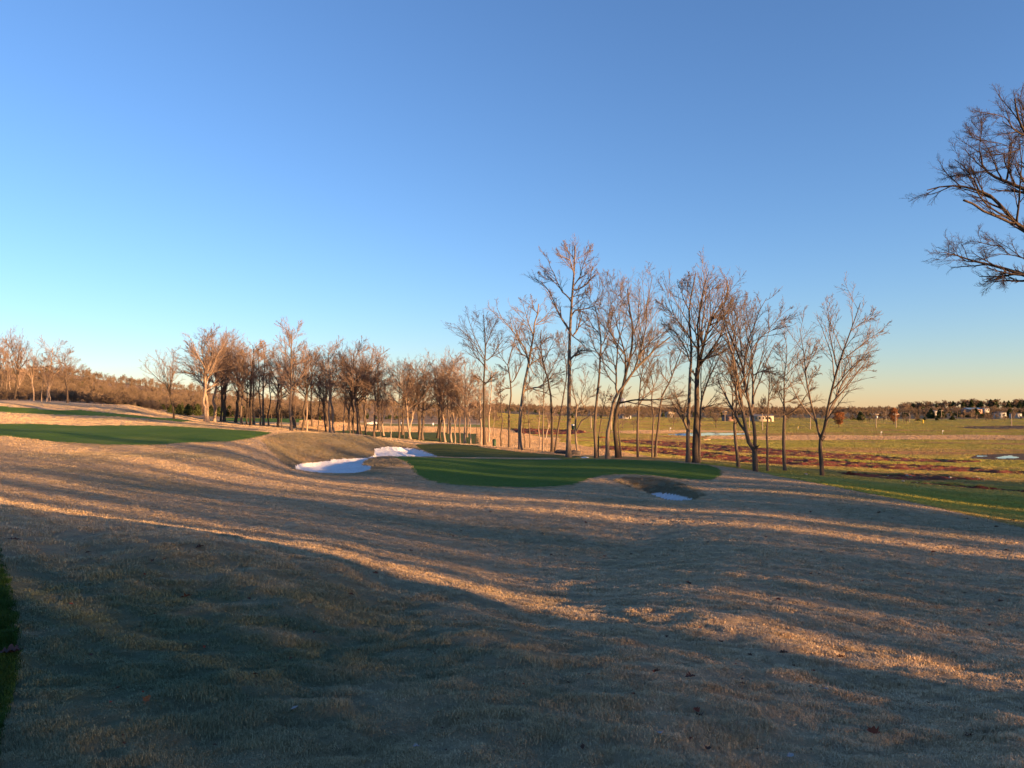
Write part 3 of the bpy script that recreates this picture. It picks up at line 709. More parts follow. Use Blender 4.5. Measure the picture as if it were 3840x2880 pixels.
TREES = [
 ('forked bare tree with a cut stump at its foot, rightmost of the grove', 'c6', [(398,1622),(388,1500),(375,1380),(376,1285)], .17,
   [[(375,1290),(352,1180),(335,1080),(308,990),(295,900),(275,800),(265,700),(262,600),(255,480),(240,370),(225,260)],
    [(378,1285),(390,1190),(385,1080),(380,950),(385,820),(392,700),(405,580),(420,470),(440,340),(455,240),(470,120)],
    [(395,1185),(420,1110),(450,1010),(505,920),(550,820),(600,730),(680,640),(740,570),(830,490),(900,470)],
    [(600,730),(700,700),(800,665),(900,645)], [(395,840),(440,770),(490,690),(540,620),(620,560)],
    [(405,600),(480,530),(560,460),(640,390),(730,330)], [(385,640),(350,430),(330,320),(340,200),(320,120)],
    [(440,350),(500,310),(560,260),(650,195)], [(265,640),(330,480),(350,430)], [(272,780),(330,700),(380,660)],
    [(400,1618),(414,1560),(419,1512)]], dict(blunt=(10,), rtop=.75, k0=3, tmin0=.9, dens=.9)),
 ('double-stemmed bare tree parting low above a thick foot, beside the slope edge', 'c5', [(348,1608),(342,1500),(338,1430)], .21,
   [[(335,1432),(285,1370),(255,1260),(235,1160),(210,1050),(190,940),(165,830),(130,680),(95,580),(60,470),(30,370),(5,300)],
    [(340,1430),(345,1330),(340,1200),(322,1110),(300,1020),(280,900),(265,760),(240,640),(190,530),(140,400),(115,290),(95,170),(100,60)],
    [(330,1110),(350,1000),(370,880),(380,770),(395,640),(405,540),(385,440),(378,370),(420,300),(460,230)],
    [(405,560),(440,490),(500,420),(560,350),(640,260),(700,205)], [(265,740),(270,600),(285,470),(320,380),(350,250),(400,150)],
    [(240,640),(235,520),(225,350),(205,200)], [(385,790),(420,755),(490,750),(560,790),(600,800)], [(500,420),(580,380),(660,330),(730,290)],
    [(130,680),(90,760),(30,740)], [(95,580),(120,470),(60,330),(60,200)], [(150,400),(210,330),(240,220),(300,110)]], dict(rtop=.9, k0=2, tmin0=.9, limb_k=.66)),
 ('slightly curved bare tree standing where the putting green ends', 'c5', [(205,1577),(195,1480),(180,1350),(172,1220),(178,1150)], .145,
   [[(178,1180),(192,1060),(190,930),(180,800),(175,690),(185,600),(200,520),(210,420)], [(170,1190),(145,1080),(145,980),(125,880),(90,820),(40,770)],
    [(195,1000),(230,950),(270,900)], [(185,900),(150,800),(160,680),(130,560)], [(180,760),(230,660),(240,560)]], dict(rtop=.7, k0=4, tmin0=.8)),
 ('thin crooked bare sapling between two larger trees at the slope edge', 'c5', [(452,1608),(450,1500),(455,1400),(448,1300),(460,1170),(465,1050),(475,940),(480,850),(475,790)], .10,
   [[(458,1170),(420,1110),(395,1050),(380,1010)], [(475,960),(520,890),(580,820),(600,790)], [(480,860),(470,780),(440,720)], [(470,990),(520,960),(560,920)]], dict(rtop=.3)),
 ('upright bare tree with a curved low right limb, second from the grove end', 'c5', [(600,1607),(592,1500),(590,1350),(595,1200),(600,1130)], .145,
   [[(600,1140),(605,1030),(615,900),(625,780),(645,700),(665,580),(660,480),(680,420)], [(600,1140),(660,1100),(710,1050),(745,960),(790,900)],
    [(610,910),(680,880),(740,850),(800,810)], [(620,800),(680,740),(740,670),(790,620)], [(605,1060),(580,990),(560,900),(545,850)],
    [(615,1020),(660,1010),(720,960)], [(640,700),(610,620),(600,540)]], dict(rtop=.75, k0=3, tmin0=.85)),
 ('sunlit pale straight bare tree, left trunk of the tight cluster behind the green', 'c4', [(320,1607),(320,1500),(318,1380),(325,1200),(330,1050),(335,900),(345,780),(345,650),(330,500),(325,420),(340,300),(360,200),(380,90)], .165,
   [[(330,640),(290,530),(240,430),(215,320),(190,220),(160,150)], [(340,830),(310,720),(270,640),(220,570),(120,490)], [(318,1350),(280,1270),(250,1180),(215,1110),(190,1050)],
    [(345,760),(300,640),(220,560),(160,540)], [(325,430),(270,300),(250,180)], [(240,430),(170,350),(120,300)], [(336,330),(300,220),(310,120)]], dict(bark='bark_mid')),
 ('thick dark bare tree in the middle of the tight cluster behind the green', 'c4', [(382,1610),(377,1500),(385,1350),(395,1200),(395,1050),(400,900),(405,850)], .25,
   [[(405,860),(395,740),(385,640),(360,520),(370,400),(375,250),(400,140)], [(408,860),(430,740),(460,620),(490,510),(530,430),(600,350),(640,270),(630,150)],
    [(410,840),(480,740),(560,600),(650,560)], [(405,800),(445,600),(470,440),(450,300),(420,180)], [(400,720),(330,640),(250,540),(180,480),(110,460)],
    [(490,510),(560,480),(620,420)], [(450,650),(520,520),(560,380),(600,240)], [(410,800),(560,740),(640,680)], [(372,400),(430,280),(500,200)]], dict(bark='bark_dark', rtop=.7, k0=4, tmin0=.8, limb_k=.6)),
 ('slim bare tree leaning right out of the tight cluster behind the green', 'c4', [(406,1610),(412,1500),(415,1350),(420,1200),(430,1100),(455,1030),(490,930),(530,850),(570,770),(610,720)], .125,
   [[(420,1180),(470,1160),(540,1140),(620,1125)], [(430,1090),(430,980),(440,880),(450,780),(470,680)], [(490,930),(500,820),(540,700)], [(455,1030),(520,980),(580,940)]], {}),
 ('thin wavy bare tree, left of the pair behind the green', 'c4', [(35,1567),(40,1400),(55,1230),(38,1130),(48,1050),(60,990),(40,900),(30,800),(10,700)], .10,
   [[(55,1020),(90,950),(60,840)], [(40,900),(-10,820),(-30,740)], [(48,1050),(0,990),(-40,960)]], {}),
 ('bare tree bending right, right of the pair behind the green', 'c4', [(60,1567),(66,1450),(80,1340),(95,1230),(105,1120),(120,1060),(165,990),(200,910),(230,820),(260,750),(280,680)], .14,
   [[(105,1110),(180,1090),(260,1075),(300,1060)], [(170,980),(110,900),(70,820)], [(225,830),(290,790),(330,740)], [(115,1150),(210,1150),(300,1155)], [(200,910),(190,800),(220,700)]], {}),
 ('narrow bare tree forking like a Y beside the big leaning tree', 'c3', [(430,1607),(428,1450),(430,1300),(436,1175)], .125,
   [[(437,1170),(445,1080),(455,950),(480,820),(480,700),(475,580),(440,450)], [(440,1170),(480,1090),(500,990),(540,900),(580,800)], [(480,760),(500,640),(540,540)], [(455,950),(420,850),(430,740)]], dict(rtop=.8, k0=3, tmin0=.85)),
 ('big grey bare tree leaning far right over its neighbours behind the green', 'c3', [(178,1612),(172,1500),(175,1400),(205,1260),(225,1130),(265,1050),(320,990),(370,910),(430,830),(500,780),(560,700),(640,640),(700,590)], .19,
   [[(235,1080),(245,980),(235,870),(240,760),(240,650),(290,480),(300,340)], [(440,820),(460,720),(520,640),(590,560),(690,540)], [(380,900),(430,760),(450,640),(470,500),(460,350),(490,150)],
    [(500,780),(530,640),(580,500),(570,350)], [(430,830),(520,740),(600,600),(690,500)], [(245,990),(190,940),(150,850),(130,740)], [(235,870),(180,800),(140,720)]], dict(bark='bark_mid', rtop=.3)),
 ('dark crooked bare tree with one long horizontal low branch', 'c3', [(265,1608),(245,1480),(232,1350),(245,1220),(265,1130),(300,1020),(320,900),(345,820),(370,700),(375,580),(370,450),(340,350),(330,200)], .20,
   [[(320,920),(330,740),(290,560),(270,480),(250,300)], [(258,1150),(380,1120),(520,1120),(700,1110)], [(350,800),(420,680),(440,560),(480,420),(520,300)], [(375,600),(410,480),(440,380),(390,200)],
    [(370,470),(330,330),(280,250),(290,140)], [(330,740),(250,620),(190,500),(210,360)]], dict(bark='bark_dark')),
 ('short straight bare stem growing against the dark crooked tree', 'c3', [(290,1608),(280,1480),(268,1340),(268,1220)], .10, [[(268,1230),(285,1120),(330,1030)], [(270,1260),(240,1140),(200,1080)]], dict(dens=.6)),
 ('tall bare tree with wide spreading crown right of the tallest one', 'c3', [(80,1607),(72,1480),(65,1350),(75,1200),(90,1050),(105,900),(108,780),(118,650),(110,560),(85,420),(60,330)], .155,
   [[(120,680),(170,560),(200,420),(250,330),(300,270)], [(118,620),(180,470),(230,400)], [(115,720),(180,660),(240,610)], [(108,590),(50,510),(0,420)], [(85,430),(110,280),(150,120)], [(110,800),(60,700),(0,560)], [(170,560),(170,400),(200,250),(160,130)], [(70,360),(20,300),(40,180)]], {}),
 ('thin bare stem forking from the ground beside the wide-crowned tree', 'c3', [(95,1602),(100,1450),(120,1300),(150,1160),(175,1060),(195,990)], .075, [[(90,1190),(140,1120),(180,1080)], [(150,1160),(200,1130),(240,1090)]], dict(dens=.6)),
 ('tallest bare tree of the grove with a high twisted open crown', 'c2', [(337,1632),(335,1500),(340,1350),(338,1200),(342,1000),(340,850),(345,700),(352,560),(362,430),(368,330),(380,240),(375,170),(380,90)], .225,
   [[(338,700),(290,620),(260,560),(230,470),(190,380),(130,310)], [(345,470),(290,420),(255,340),(235,270),(205,215),(195,140),(170,110)], [(365,450),(420,440),(470,420)],
    [(370,560),(440,550),(510,530),(550,480)], [(365,390),(420,310),(435,240),(460,180),(510,120)], [(375,300),(340,200),(290,180),(250,160)], [(380,230),(400,180),(450,150),(490,110)],
    [(372,420),(440,390),(480,360),(500,260)], [(352,760),(400,700),(430,600),(400,500)], [(350,900),(400,860),(450,850)], [(255,340),(190,320),(130,280)], [(375,170),(330,120),(310,70)]], dict(bark='bark_mid', k0=4, tmin0=.7, lmax=(2.2, 1.2, .7, .4))),
 ('short twisted sunlit tree with a broken limb beside the tallest tree', 'c2', [(405,1607),(390,1500),(385,1400),(392,1290),(400,1250)], .13,
   [[(390,1440),(430,1360),(480,1330),(520,1300)], [(395,1295),(440,1290),(455,1250),(430,1235),(430,1170),(460,1100),(440,1000)], [(395,1250),(375,1170),(355,1100),(360,1000)], [(430,1230),(480,1200),(540,1130)]], dict(bark='bark_mid', blunt=(0,), rtop=.6, k0=3, tmin0=.85)),
 ('straight dark bare tree left of the tallest, sharing its foot with a leaning one', 'c2', [(215,1592),(215,1450),(212,1300),(205,1180),(185,1060),(160,980),(140,900),(130,800),(135,700)], .155,
   [[(180,1050),(230,950),(290,850),(260,750)], [(160,980),(110,920),(60,870)], [(150,930),(200,830),(250,740)], [(135,860),(90,780),(60,700)], [(190,1080),(240,1040),(290,1010)]], dict(bark='bark_dark')),
 ('bare tree leaning right from the shared foot beside the tallest tree', 'c2', [(233,1592),(250,1480),(270,1350),(295,1200),(315,1080),(325,960),(330,880)], .125, [[(325,960),(300,860),(280,780)], [(320,1020),(370,930),(400,850)], [(330,880),(300,800),(310,700)]], {}),
 ('thin pale sunlit stem behind the leaning grey tree', 'c2', [(148,1582),(150,1400),(152,1200),(155,1050),(150,900)], .10, [[(152,1200),(200,1120),(260,1080)], [(154,1080),(110,1000),(90,930)], [(154,1100),(190,1000),(230,930)]], dict(bark='bark_mid')),
 ('grey bare tree leaning right with crown reaching high, left of the grove centre', 'c1', [(755,1517),(745,1380),(745,1250),(755,1100),(780,920),(800,780),(830,660),(850,520),(870,420),(890,300),(890,220),(930,100),(940,0)], .225,
   [[(835,590),(790,450),(740,380),(680,300),(620,230),(560,160),(510,60)], [(800,890),(880,870),(960,860),(1050,810),(1106,790)], [(835,650),(890,600),(960,560),(1040,520)],
    [(865,470),(940,450),(1000,380),(1060,340)], [(885,330),(830,200),(800,100),(760,-20)], [(890,230),(960,180),(1020,120),(1080,40)], [(845,560),(760,520),(700,430),(640,400)], [(920,120),(870,30),(880,-60)], [(870,440),(800,380),(760,260)]], dict(bark='bark_mid')),
 ('bare tree with an S-shaped trunk beside the leaning grey tree', 'c1', [(637,1492),(635,1350),(630,1200),(645,1020),(655,950),(650,830),(635,720),(620,640),(650,520),(680,420),(700,330)], .15,
   [[(622,650),(560,560),(510,490),(440,420)], [(655,830),(700,770),(750,660),(780,560)], [(650,520),(700,420),(740,300),(760,200)], [(650,900),(590,880),(530,920)], [(640,740),(590,680),(540,640)]], {}),
 ('tall dark straight bare tree standing on the bank by the green bin', 'c1', [(382,1467),(375,1350),(372,1200),(375,1000),(370,850),(378,700),(385,580),(390,450),(385,330),(375,200),(370,120)], .195,
   [[(385,590),(330,520),(280,420),(220,350),(150,290),(80,230)], [(385,560),(320,430),(270,330),(240,230),(220,150)], [(390,600),(460,540),(500,470),(560,380),(610,330)],
    [(388,450),(440,330),(480,230),(520,170)], [(390,430),(420,280),(430,150)], [(378,840),(420,800),(480,740),(540,730)], [(370,800),(310,770),(270,740)], [(382,640),(300,560),(240,460),(170,390)], [(386,350),(340,230),(300,130)]], dict(bark='bark_dark', twig='twig_dark')),
]
for i, (lab, crop, tr, r0, lm, kw) in enumerate(TREES):
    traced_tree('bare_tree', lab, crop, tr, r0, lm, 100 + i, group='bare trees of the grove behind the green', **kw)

# the big oak whose crown reaches in from the right edge
OX = at(1096, 408, 24.0)[0]
traced_tree('oak_tree', 'large dark bare oak with cut limbs reaching in at the upper right edge', 'r6',
   [(1560,3000),(1540,2500),(1500,2000),(1470,1600),(1420,1250),(1380,1000),(1360,700),(1340,400),(1330,250)], .32,
   [[(1430,1350),(1250,1180),(1054,1040),(1000,980),(940,900),(860,820),(780,780),(650,745),(520,745),(420,772),(340,785),(290,792)],
    [(1020,1010),(900,960),(800,910),(740,850),(700,800),(640,680),(560,620),(500,590),(460,570)],
    [(1060,1045),(1010,1035),(900,990),(780,950),(700,900),(620,875)],
    [(1060,1045),(1035,1000),(1020,900),(990,780),(960,640),(920,560),(880,480)],
    [(1380,1000),(1200,780),(1054,690),(960,630),(910,560),(920,440),(900,330)],
    [(910,560),(780,510),(640,480),(540,445)], [(930,580),(800,600),(700,610)], [(955,650),(800,670),(660,680)],
    [(1365,800),(1200,700),(1054,520),(980,460),(900,380),(850,290),(825,235),(832,190),(835,165)],
    [(960,460),(860,430),(780,360),(680,350),(570,355)], [(900,380),(920,280),(910,180)], [(1000,470),(1000,380),(960,300),(1000,240)],
    [(1480,1700),(1350,1500),(1250,1440),(1054,1350),(950,1310),(850,1280),(760,1240),(700,1210),(620,1195)],
    [(1250,1440),(1150,1290),(1054,1265),(930,1255),(850,1265)], [(1000,1262),(950,1200),(860,1190),(740,1160)],
    [(860,1282),(760,1290),(650,1255),(560,1250),(480,1240)], [(780,780),(720,700),(640,680),(560,690)],
    [(1054,690),(1054,560),(1040,440),(1080,340)], [(1054,1350),(1000,1420),(960,1440)],
    [(1470,1600),(1650,1300),(1850,1050),(2000,900)], [(1420,1250),(1600,950),(1750,700),(1800,450)], [(1360,700),(1500,450),(1600,200)], [(1350,500),(1200,250),(1150,50)]],
   77, bark='bark_dark', twig='twig_dark', base=(OX, 24.0, ground_z(OX, 24.0)), blunt=(2,), k0=6, k1=9, k3=5, depth=4, lmax=(1.2, .6, .3, .16), limb_k=.5, rmin=.006, tw=.5, trim=.1)

# ------------------------------------------------------------------ generic bare trees for the farther rows
def proto_tree(seed, style, H=15.0, r0=0.2, tw=1.4, depth=3, dens=1.0, k1=11, k3=5):
    rs = np.random.default_rng(seed)
    m = 14
    lean = rs.normal(size=2) * 0.03
    zz = np.linspace(0, 1, m)
    top = {'vase': 0.55, 'tall': 0.95, 'slim': 0.97, 'fork': 0.42, 'round': 0.8}[style]
    wob = np.cumsum(rs.normal(size=(m, 2)) * 0.09, axis=0); wob -= wob[0]
    tP = np.stack([lean[0] * zz * H + wob[:, 0], lean[1] * zz * H + wob[:, 1], zz * H * top - 0.25 * (zz == 0)], -1)
    tR = r0 * (1 - (0.75 if style not in ('vase', 'fork') else 0.35) * zz); tR[0] *= 1.5
    nl = {'vase': 9, 'tall': 11, 'slim': 8, 'fork': 7, 'round': 11}[style]
    LP, LR = [], []
    for j in range(nl):
        if style in ('vase', 'fork'):
            t = 0.62 + 0.38 * (j + rs.random()) / nl
        else:
            t = (0.36 if style != 'slim' else 0.45) + 0.6 * (j + rs.random()) / nl
        i = min(int(t * (m - 1)), m - 2)
        p = tP[i] * (1 - (t * (m - 1) - i)) + tP[i + 1] * (t * (m - 1) - i)
        az = j * 2.4 + rs.random() * 0.8
        el = {'vase': 1.05, 'tall': 0.75, 'slim': 0.85, 'fork': 1.12, 'round': 0.6}[style] + rs.normal() * 0.13
        Lm = {'vase': 0.50, 'tall': 0.30, 'slim': 0.2, 'fork': 0.58, 'round': 0.36}[style] * H * (0.75 + 0.45 * rs.random())
        if style in ('tall', 'slim', 'round'): Lm *= 1.15 - 0.62 * t
        d = np.array([math.cos(az) * math.cos(el), math.sin(az) * math.cos(el), math.sin(el)])
        pts = [p]
        for s in range(9):
            d = d + rs.normal(size=3) * 0.10 + np.array([0, 0, 0.035]); d /= np.linalg.norm(d)
            p = p + d * Lm / 9; pts.append(p)
        LP.append(resample(pts, 10)); rb = np.interp(t, zz, tR) * (0.5 + 0.2 * rs.random())
        LR.append(np.maximum(rb * np.linspace(1, 0.16, 10), 0.014))
    LP, LR = np.array(LP), np.array(LR)
    wood = joined([tubes(tP[None], tR[None], 8), tubes(LP, LR, 6)])
    crown = crown_parts(((tP[None], tR[None]), (LP, LR)), rs, dens, rmin=0.009, depth=depth, k0=6, k1=k1, k3=k3, tw=tw, tmin0=0.55, lmax=(3.4, 1.5, 0.8, 0.5))
    return mesh_np('trunk', *wood, True), mesh_np('crown', *crown)

STYLES = ['vase', 'tall', 'round', 'fork', 'slim']
PROTOS = {}
for si, st in enumerate(STYLES):
    PROTOS[st] = []
    for k in range(2 if st != 'slim' else 1):
        tm, cm = proto_tree(300 + si * 10 + k, st, r0={'slim': .12, 'vase': .24, 'fork': .22}.get(st, .2), tw=1.2, k3=5)
        PROTOS[st].append((tm, cm))
def with_mats(pair, bark, twig, cache={}):
    kt, kc = (pair[0].name, bark), (pair[1].name, twig)
    if kt not in cache:
        cache[kt] = pair[0].copy(); cache[kt].materials.append(MAT[bark])
    if kc not in cache:
        cache[kc] = pair[1].copy(); cache[kc].materials.append(MAT[twig])
    return cache[kt], cache[kc]

# base x, base y, top y, crown width (crop units), style, label
ROW = {
 'c10': [(2,1432,90,330,'tall','leftmost bare tree, cut by the picture edge, in the group on the far left mounds'), (60,1436,480,260,'slim','slim bare tree beside the leftmost cut-off one on the far left mounds'),
         (125,1450,160,330,'tall','bare tree second of the tall ones on the far left mounds'), (185,1450,850,200,'slim','small pale bare tree low among the far left group'),
         (280,1456,160,480,'vase','dark-footed bare tree with broad fan crown in the far left group'), (350,1450,700,260,'fork','small pale leaning tree right of the fan-crowned one at far left'),
         (655,1466,330,420,'fork','forked bare tree left of the tall pale one on the far left mounds'), (810,1476,560,240,'slim','thin reddish stem just left of the tall pale tree at far left'),
         (910,1481,80,560,'round','tall pale-barked tree, highest of the far left group'), (970,1487,740,280,'fork','short forked tree leaning against the tall pale one at far left'),
         (1310,1507,290,540,'round','round-crowned bare tree standing alone at the right end of the far left mounds')],
 'c7': [(45,1422,420,470,'fork','lone dark bare tree with low wide fork between the mounds and the long tree row'), (445,1452,300,430,'vase','dark bare tree hugging the big sunlit trunk at the left end of the long row'),
        (478,1456,80,640,'round','big bare tree with bright sunlit trunk at the left end of the long row'), (565,1455,240,480,'vase','dark bare tree just right of the big sunlit trunk'),
        (648,1458,450,300,'tall','straight dark tree, left of a crossing pair in the long row'), (682,1458,330,430,'fork','forked dark tree, right of a crossing pair in the long row'),
        (840,1468,400,520,'vase','stout dark tree with low dense crown in the left part of the long row'), (985,1500,560,300,'round','bare tree next right of the stout dark one in the long row'),
        (1038,1505,360,400,'tall','half-lit bare tree two places right of the stout dark one'), (1160,1510,430,280,'slim','slim bare tree just left of a close pair in the left part of the row'),
        (1205,1510,380,380,'tall','bare tree with upswept crown in the left part of the row')],
 'c8': [(25,1452,560,280,'slim','slim leaning bare tree before the far green strip'), (140,1470,520,340,'vase','dark crooked bare tree before the far green strip'), (185,1480,800,190,'slim','small thin tree right beside the dark crooked one'),
        (305,1520,130,440,'tall','tall bare tree with upswept fan crown above the bunker mound'), (370,1515,880,260,'fork','low dark forked tree behind the bunker mound crest'),
        (437,1516,440,400,'vase','dark tree with broad split trunk behind the bunker mound crest'), (500,1520,520,260,'slim','slim straight sunlit trunk behind the bunker mound crest'),
        (640,1520,800,220,'slim','thin tree casting shadows on the tan mound behind the bunker'), (740,1522,560,340,'fork','bare tree with forked dark trunk before the tan mound'),
        (785,1530,520,300,'tall','bare tree tight left of a thick sunlit trunk behind the bunker'), (828,1535,230,520,'round','tall bushy-crowned bare tree with thick sunlit trunk behind the bunker'),
        (960,1552,620,260,'slim','thin sunlit tree left of the big leaning cluster behind the bunker'), (1045,1560,760,300,'fork','low bare tree on the left of the big leaning cluster'),
        (1085,1562,420,420,'vase','bare tree leaning left in the big cluster behind the bunker'), (1138,1570,235,640,'round','big round-crowned bare tree, tallest of the cluster left of the white car'),
        (1178,1570,480,420,'vase','dark bare tree on the right of the big cluster'), (1228,1570,640,260,'slim','thin stem at the right edge of the big cluster')],
 'c9': [(82,1506,480,400,'tall','bare tree standing just right of the white car'), (172,1508,860,220,'fork','low multi-stemmed bare tree right of the white car'), (214,1497,700,320,'vase','small sunlit tree with flared crown right of the white car'),
        (310,1520,1000,160,'slim','very thin pale sapling in the middle of the tree row'), (418,1530,400,380,'round','dark-sided bare tree left of the first small white sign'), (487,1532,1000,160,'slim','thin low sapling below the first small white sign'),
        (548,1532,560,320,'fork','twisted dark stem leaning against a sunlit trunk between the white signs'), (575,1540,380,420,'vase','sunlit slanting trunk with wide crown between the white signs'),
        (688,1547,500,360,'tall','straight half-lit bare tree left of the dome-crowned one between the signs'), (738,1552,285,520,'round','dome-crowned bare tree, highest between the two small white signs'),
        (975,1577,440,380,'fork','dark-trunked bare tree right of the second white sign'), (1048,1582,480,360,'vase','pale sunlit bare tree second right of the second white sign'),
        (1125,1585,330,380,'tall','dark straight bare tree in front of the sunlit stems left of the bank'), (1178,1590,700,320,'fork','leaning orange-lit stem in the thicket left of the bank'),
        (1245,1592,640,320,'vase','short crooked tree in the thicket left of the bank'), (1310,1602,240,460,'round','sunlit tree with bushy high crown at the right of the thicket'),
        (1385,1606,820,220,'slim','thin sunlit sapling between the thicket and the tall dark tree'), (1462,1610,1000,150,'slim','thinnest dark sapling near the foot of the tall dark tree'), (1522,1612,620,300,'tall','sunlit trunk close behind the tall dark tree by the bin')],
 'c1': [(475,1382,1050,200,'slim','small pale tree just behind the green bin'), (553,1482,700,240,'slim','slim dark tree right of the green bin'), (425,1442,640,260,'slim','sunlit slender tree left of the green bin'),
        (792,1502,1000,160,'slim','thin dark sapling right of the leaning grey trunk'), (848,1502,760,200,'slim','thin reddish stem right of the leaning grey trunk'), (950,1512,900,190,'slim','pale thin stem left of the shared-foot pair'),
        (1015,1385,1000,240,'fork','small pale tree far behind on the tan slope by the red soil heap')],
}
rs_row = np.random.default_rng(55)
for crop, lst in ROW.items():
    ox, oy, k = CROPS[crop]
    for j, (bx, by, ty, cw, st, lab) in enumerate(lst):
        px, py = ox + bx * k, oy + by * k
        rm = {'c10': 128, 'c7': 98, 'c8': 92, 'c9': 94, 'c1': 78}[crop]
        if crop == 'c1' and by < 1450: rm = 120
        pos = hit(px, py, rm, 260)
        topz = at(px, oy + ty * k, pos[1])[2]
        H = max(topz - pos[2], 2.0)
        pair = PROTOS[st][j % len(PROTOS[st])]
        bark = 'bark_pale_or_lit' if any(w in lab for w in ('pale', 'sunlit', 'orange')) else ('bark_dark' if 'dark' in lab else 'bark')  # sunlit and orange-lit stems get the bark with sunlight in its colour
        tm, cm = with_mats(pair, bark, 'twig_row')
        root = empty('bare_tree', pos, rs_row.uniform(0, 6.28))
        zs = H / 15.6
        nominal = {'vase': .62, 'tall': .5, 'round': .62, 'fork': .8, 'slim': .36}[st] * 15.0
        ws = np.clip(1.55 * cw * k / FOC * pos[1] / nominal, 0.85 * zs, 1.9 * zs)
        root.scale = (ws, ws, zs)
        tag(root, lab, 'tree', 'bare trees of the long row and the far left mounds')
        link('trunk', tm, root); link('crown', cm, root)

ORD = ['first', 'second', 'third', 'fourth', 'fifth', 'sixth', 'seventh', 'eighth', 'ninth', 'tenth', 'eleventh', 'twelfth', 'thirteenth', 'fourteenth', 'fifteenth', 'sixteenth']
for j in range(16):
    px = 206 + j * 17.6 + rs_row.uniform(-5, 5)
    Yq = 138 + rs_row.uniform(-14, 26)
    x = (px - 512) / FOC * Yq
    pos = np.array([x, Yq, ground_z(x, Yq)])
    H = at(px, np.interp(px, [200, 330, 400, 440, 490], [338, 345, 352, 362, 366]) + rs_row.uniform(-6, 6), Yq)[2] - pos[2]
    st = ['round', 'vase', 'tall', 'round'][j % 4]
    tm, cm = with_mats(PROTOS[st][(j // 2) % 2], ['bark', 'bark_dark', 'bark'][j % 3], 'twig_row')
    root = empty('bare_tree', pos, rs_row.uniform(0, 6.28))
    zs = H / 15.6; root.scale = (zs * 1.1, zs * 1.1, zs)
    tag(root, 'bare tree in the back rank of the long row, %s from its left end' % ORD[j], 'tree', 'back rank of the long tree row')
    link('trunk', tm, root); link('crown', cm, root)

# ------------------------------------------------------------------ scattered stuff by points
def gn_scatter(name, pts, rot, scl, pick, protos):
    hidden = bpy.data.collections.new(name + '_source')
    for i, p in enumerate(protos):
        p.name = '%s_source_%02d' % (name, i)
        hidden.objects.link(p)
    me = bpy.data.meshes.new(name)
    me.vertices.add(len(pts)); me.vertices.foreach_set('co', np.asarray(pts, np.float32).ravel())
    for nm, ty, arr in (('rot', 'FLOAT_VECTOR', rot), ('scl', 'FLOAT_VECTOR', scl)):
        at_ = me.attributes.new(nm, ty, 'POINT'); at_.data.foreach_set('vector', np.asarray(arr, np.float32).ravel())
    at_ = me.attributes.new('pick', 'INT', 'POINT'); at_.data.foreach_set('value', np.asarray(pick, np.int32))
    o = link(name, me)
    ng = bpy.data.node_groups.new(name + '_nodes', 'GeometryNodeTree')
    ng.interface.new_socket('Geometry', in_out='INPUT', socket_type='NodeSocketGeometry')
    ng.interface.new_socket('Geometry', in_out='OUTPUT', socket_type='NodeSocketGeometry')
    N = ng.nodes
    gi, go = N.new('NodeGroupInput'), N.new('NodeGroupOutput')
    ci = N.new('GeometryNodeCollectionInfo'); ci.inputs[0].default_value = hidden
    ci.inputs[1].default_value = True; ci.inputs[2].default_value = True
    ip = N.new('GeometryNodeInstanceOnPoints')
    def attr(nm, dt):
        a = N.new('GeometryNodeInputNamedAttribute'); a.data_type = dt; a.inputs[0].default_value = nm
        return a.outputs[0]
    ng.links.new(gi.outputs[0], ip.inputs['Points'])
    ng.links.new(ci.outputs[0], ip.inputs['Instance'])
    ip.inputs['Pick Instance'].default_value = True
    ng.links.new(attr('pick', 'INT'), ip.inputs['Instance Index'])
    ng.links.new(attr('rot', 'FLOAT_VECTOR'), ip.inputs['Rotation'])
    ng.links.new(attr('scl', 'FLOAT_VECTOR'), ip.inputs['Scale'])
    ng.links.new(ip.outputs[0], go.inputs[0])
    md = o.modifiers.new('scatter', 'NODES'); md.node_group = ng
    return o

def joined_object(name, pieces):
    """one object with several materials from (mesh-like verts, quads, material)"""
    v, q, mi, n = [], [], [], 0
    for i, (vv, qq, mt) in enumerate(pieces):
        v.append(vv); q.append(qq + n); mi += [i] * len(qq); n += len(vv)
    me = mesh_np(name, np.concatenate(v), np.concatenate(q))
    for _, _, mt in pieces: me.materials.append(MAT[mt])
    me.polygons.foreach_set('material_index', np.array(mi, np.int32))
    return bpy.data.objects.new(name, me)

def far_bare(seed, H=12.0, tw=3.0):
    rs = np.random.default_rng(seed)
    m = 8
    zz = np.linspace(0, 1, m)
    tP = np.stack([np.cumsum(rs.normal(size=m) * .12), np.cumsum(rs.normal(size=m) * .12), zz * H * 0.7], -1)
    tR = 0.17 * (1 - 0.7 * zz)
    LP, LR = spawn(tP[None], tR[None], 9, 0.25, 0.62, 0.45, 0.75, 5, 0.1, 0.05, 0.55, 0.03, rs)
    a = tubes(LP, LR, 3)
    P2, R2 = spawn(LP, LR, 9, 0.15, 0.45, 0.4, 0.8, 3, 0.15, 0.05, 0.5, 0.012 * tw, rs)
    b = tubes(P2, R2, 3)
    P3, R3 = spawn(P2, R2, 7, 0.1, 0.55, 0.3, 0.7, 1, 0.1, 0.05, 0.7, 0.009 * tw, rs)
    c = tubes(P3, R3, 3)
    w = tubes(tP[None], tR[None], 5)
    return joined_object('far_bare', [(*w, 'bark'), (*joined([a, b, c]), 'far_twig')])

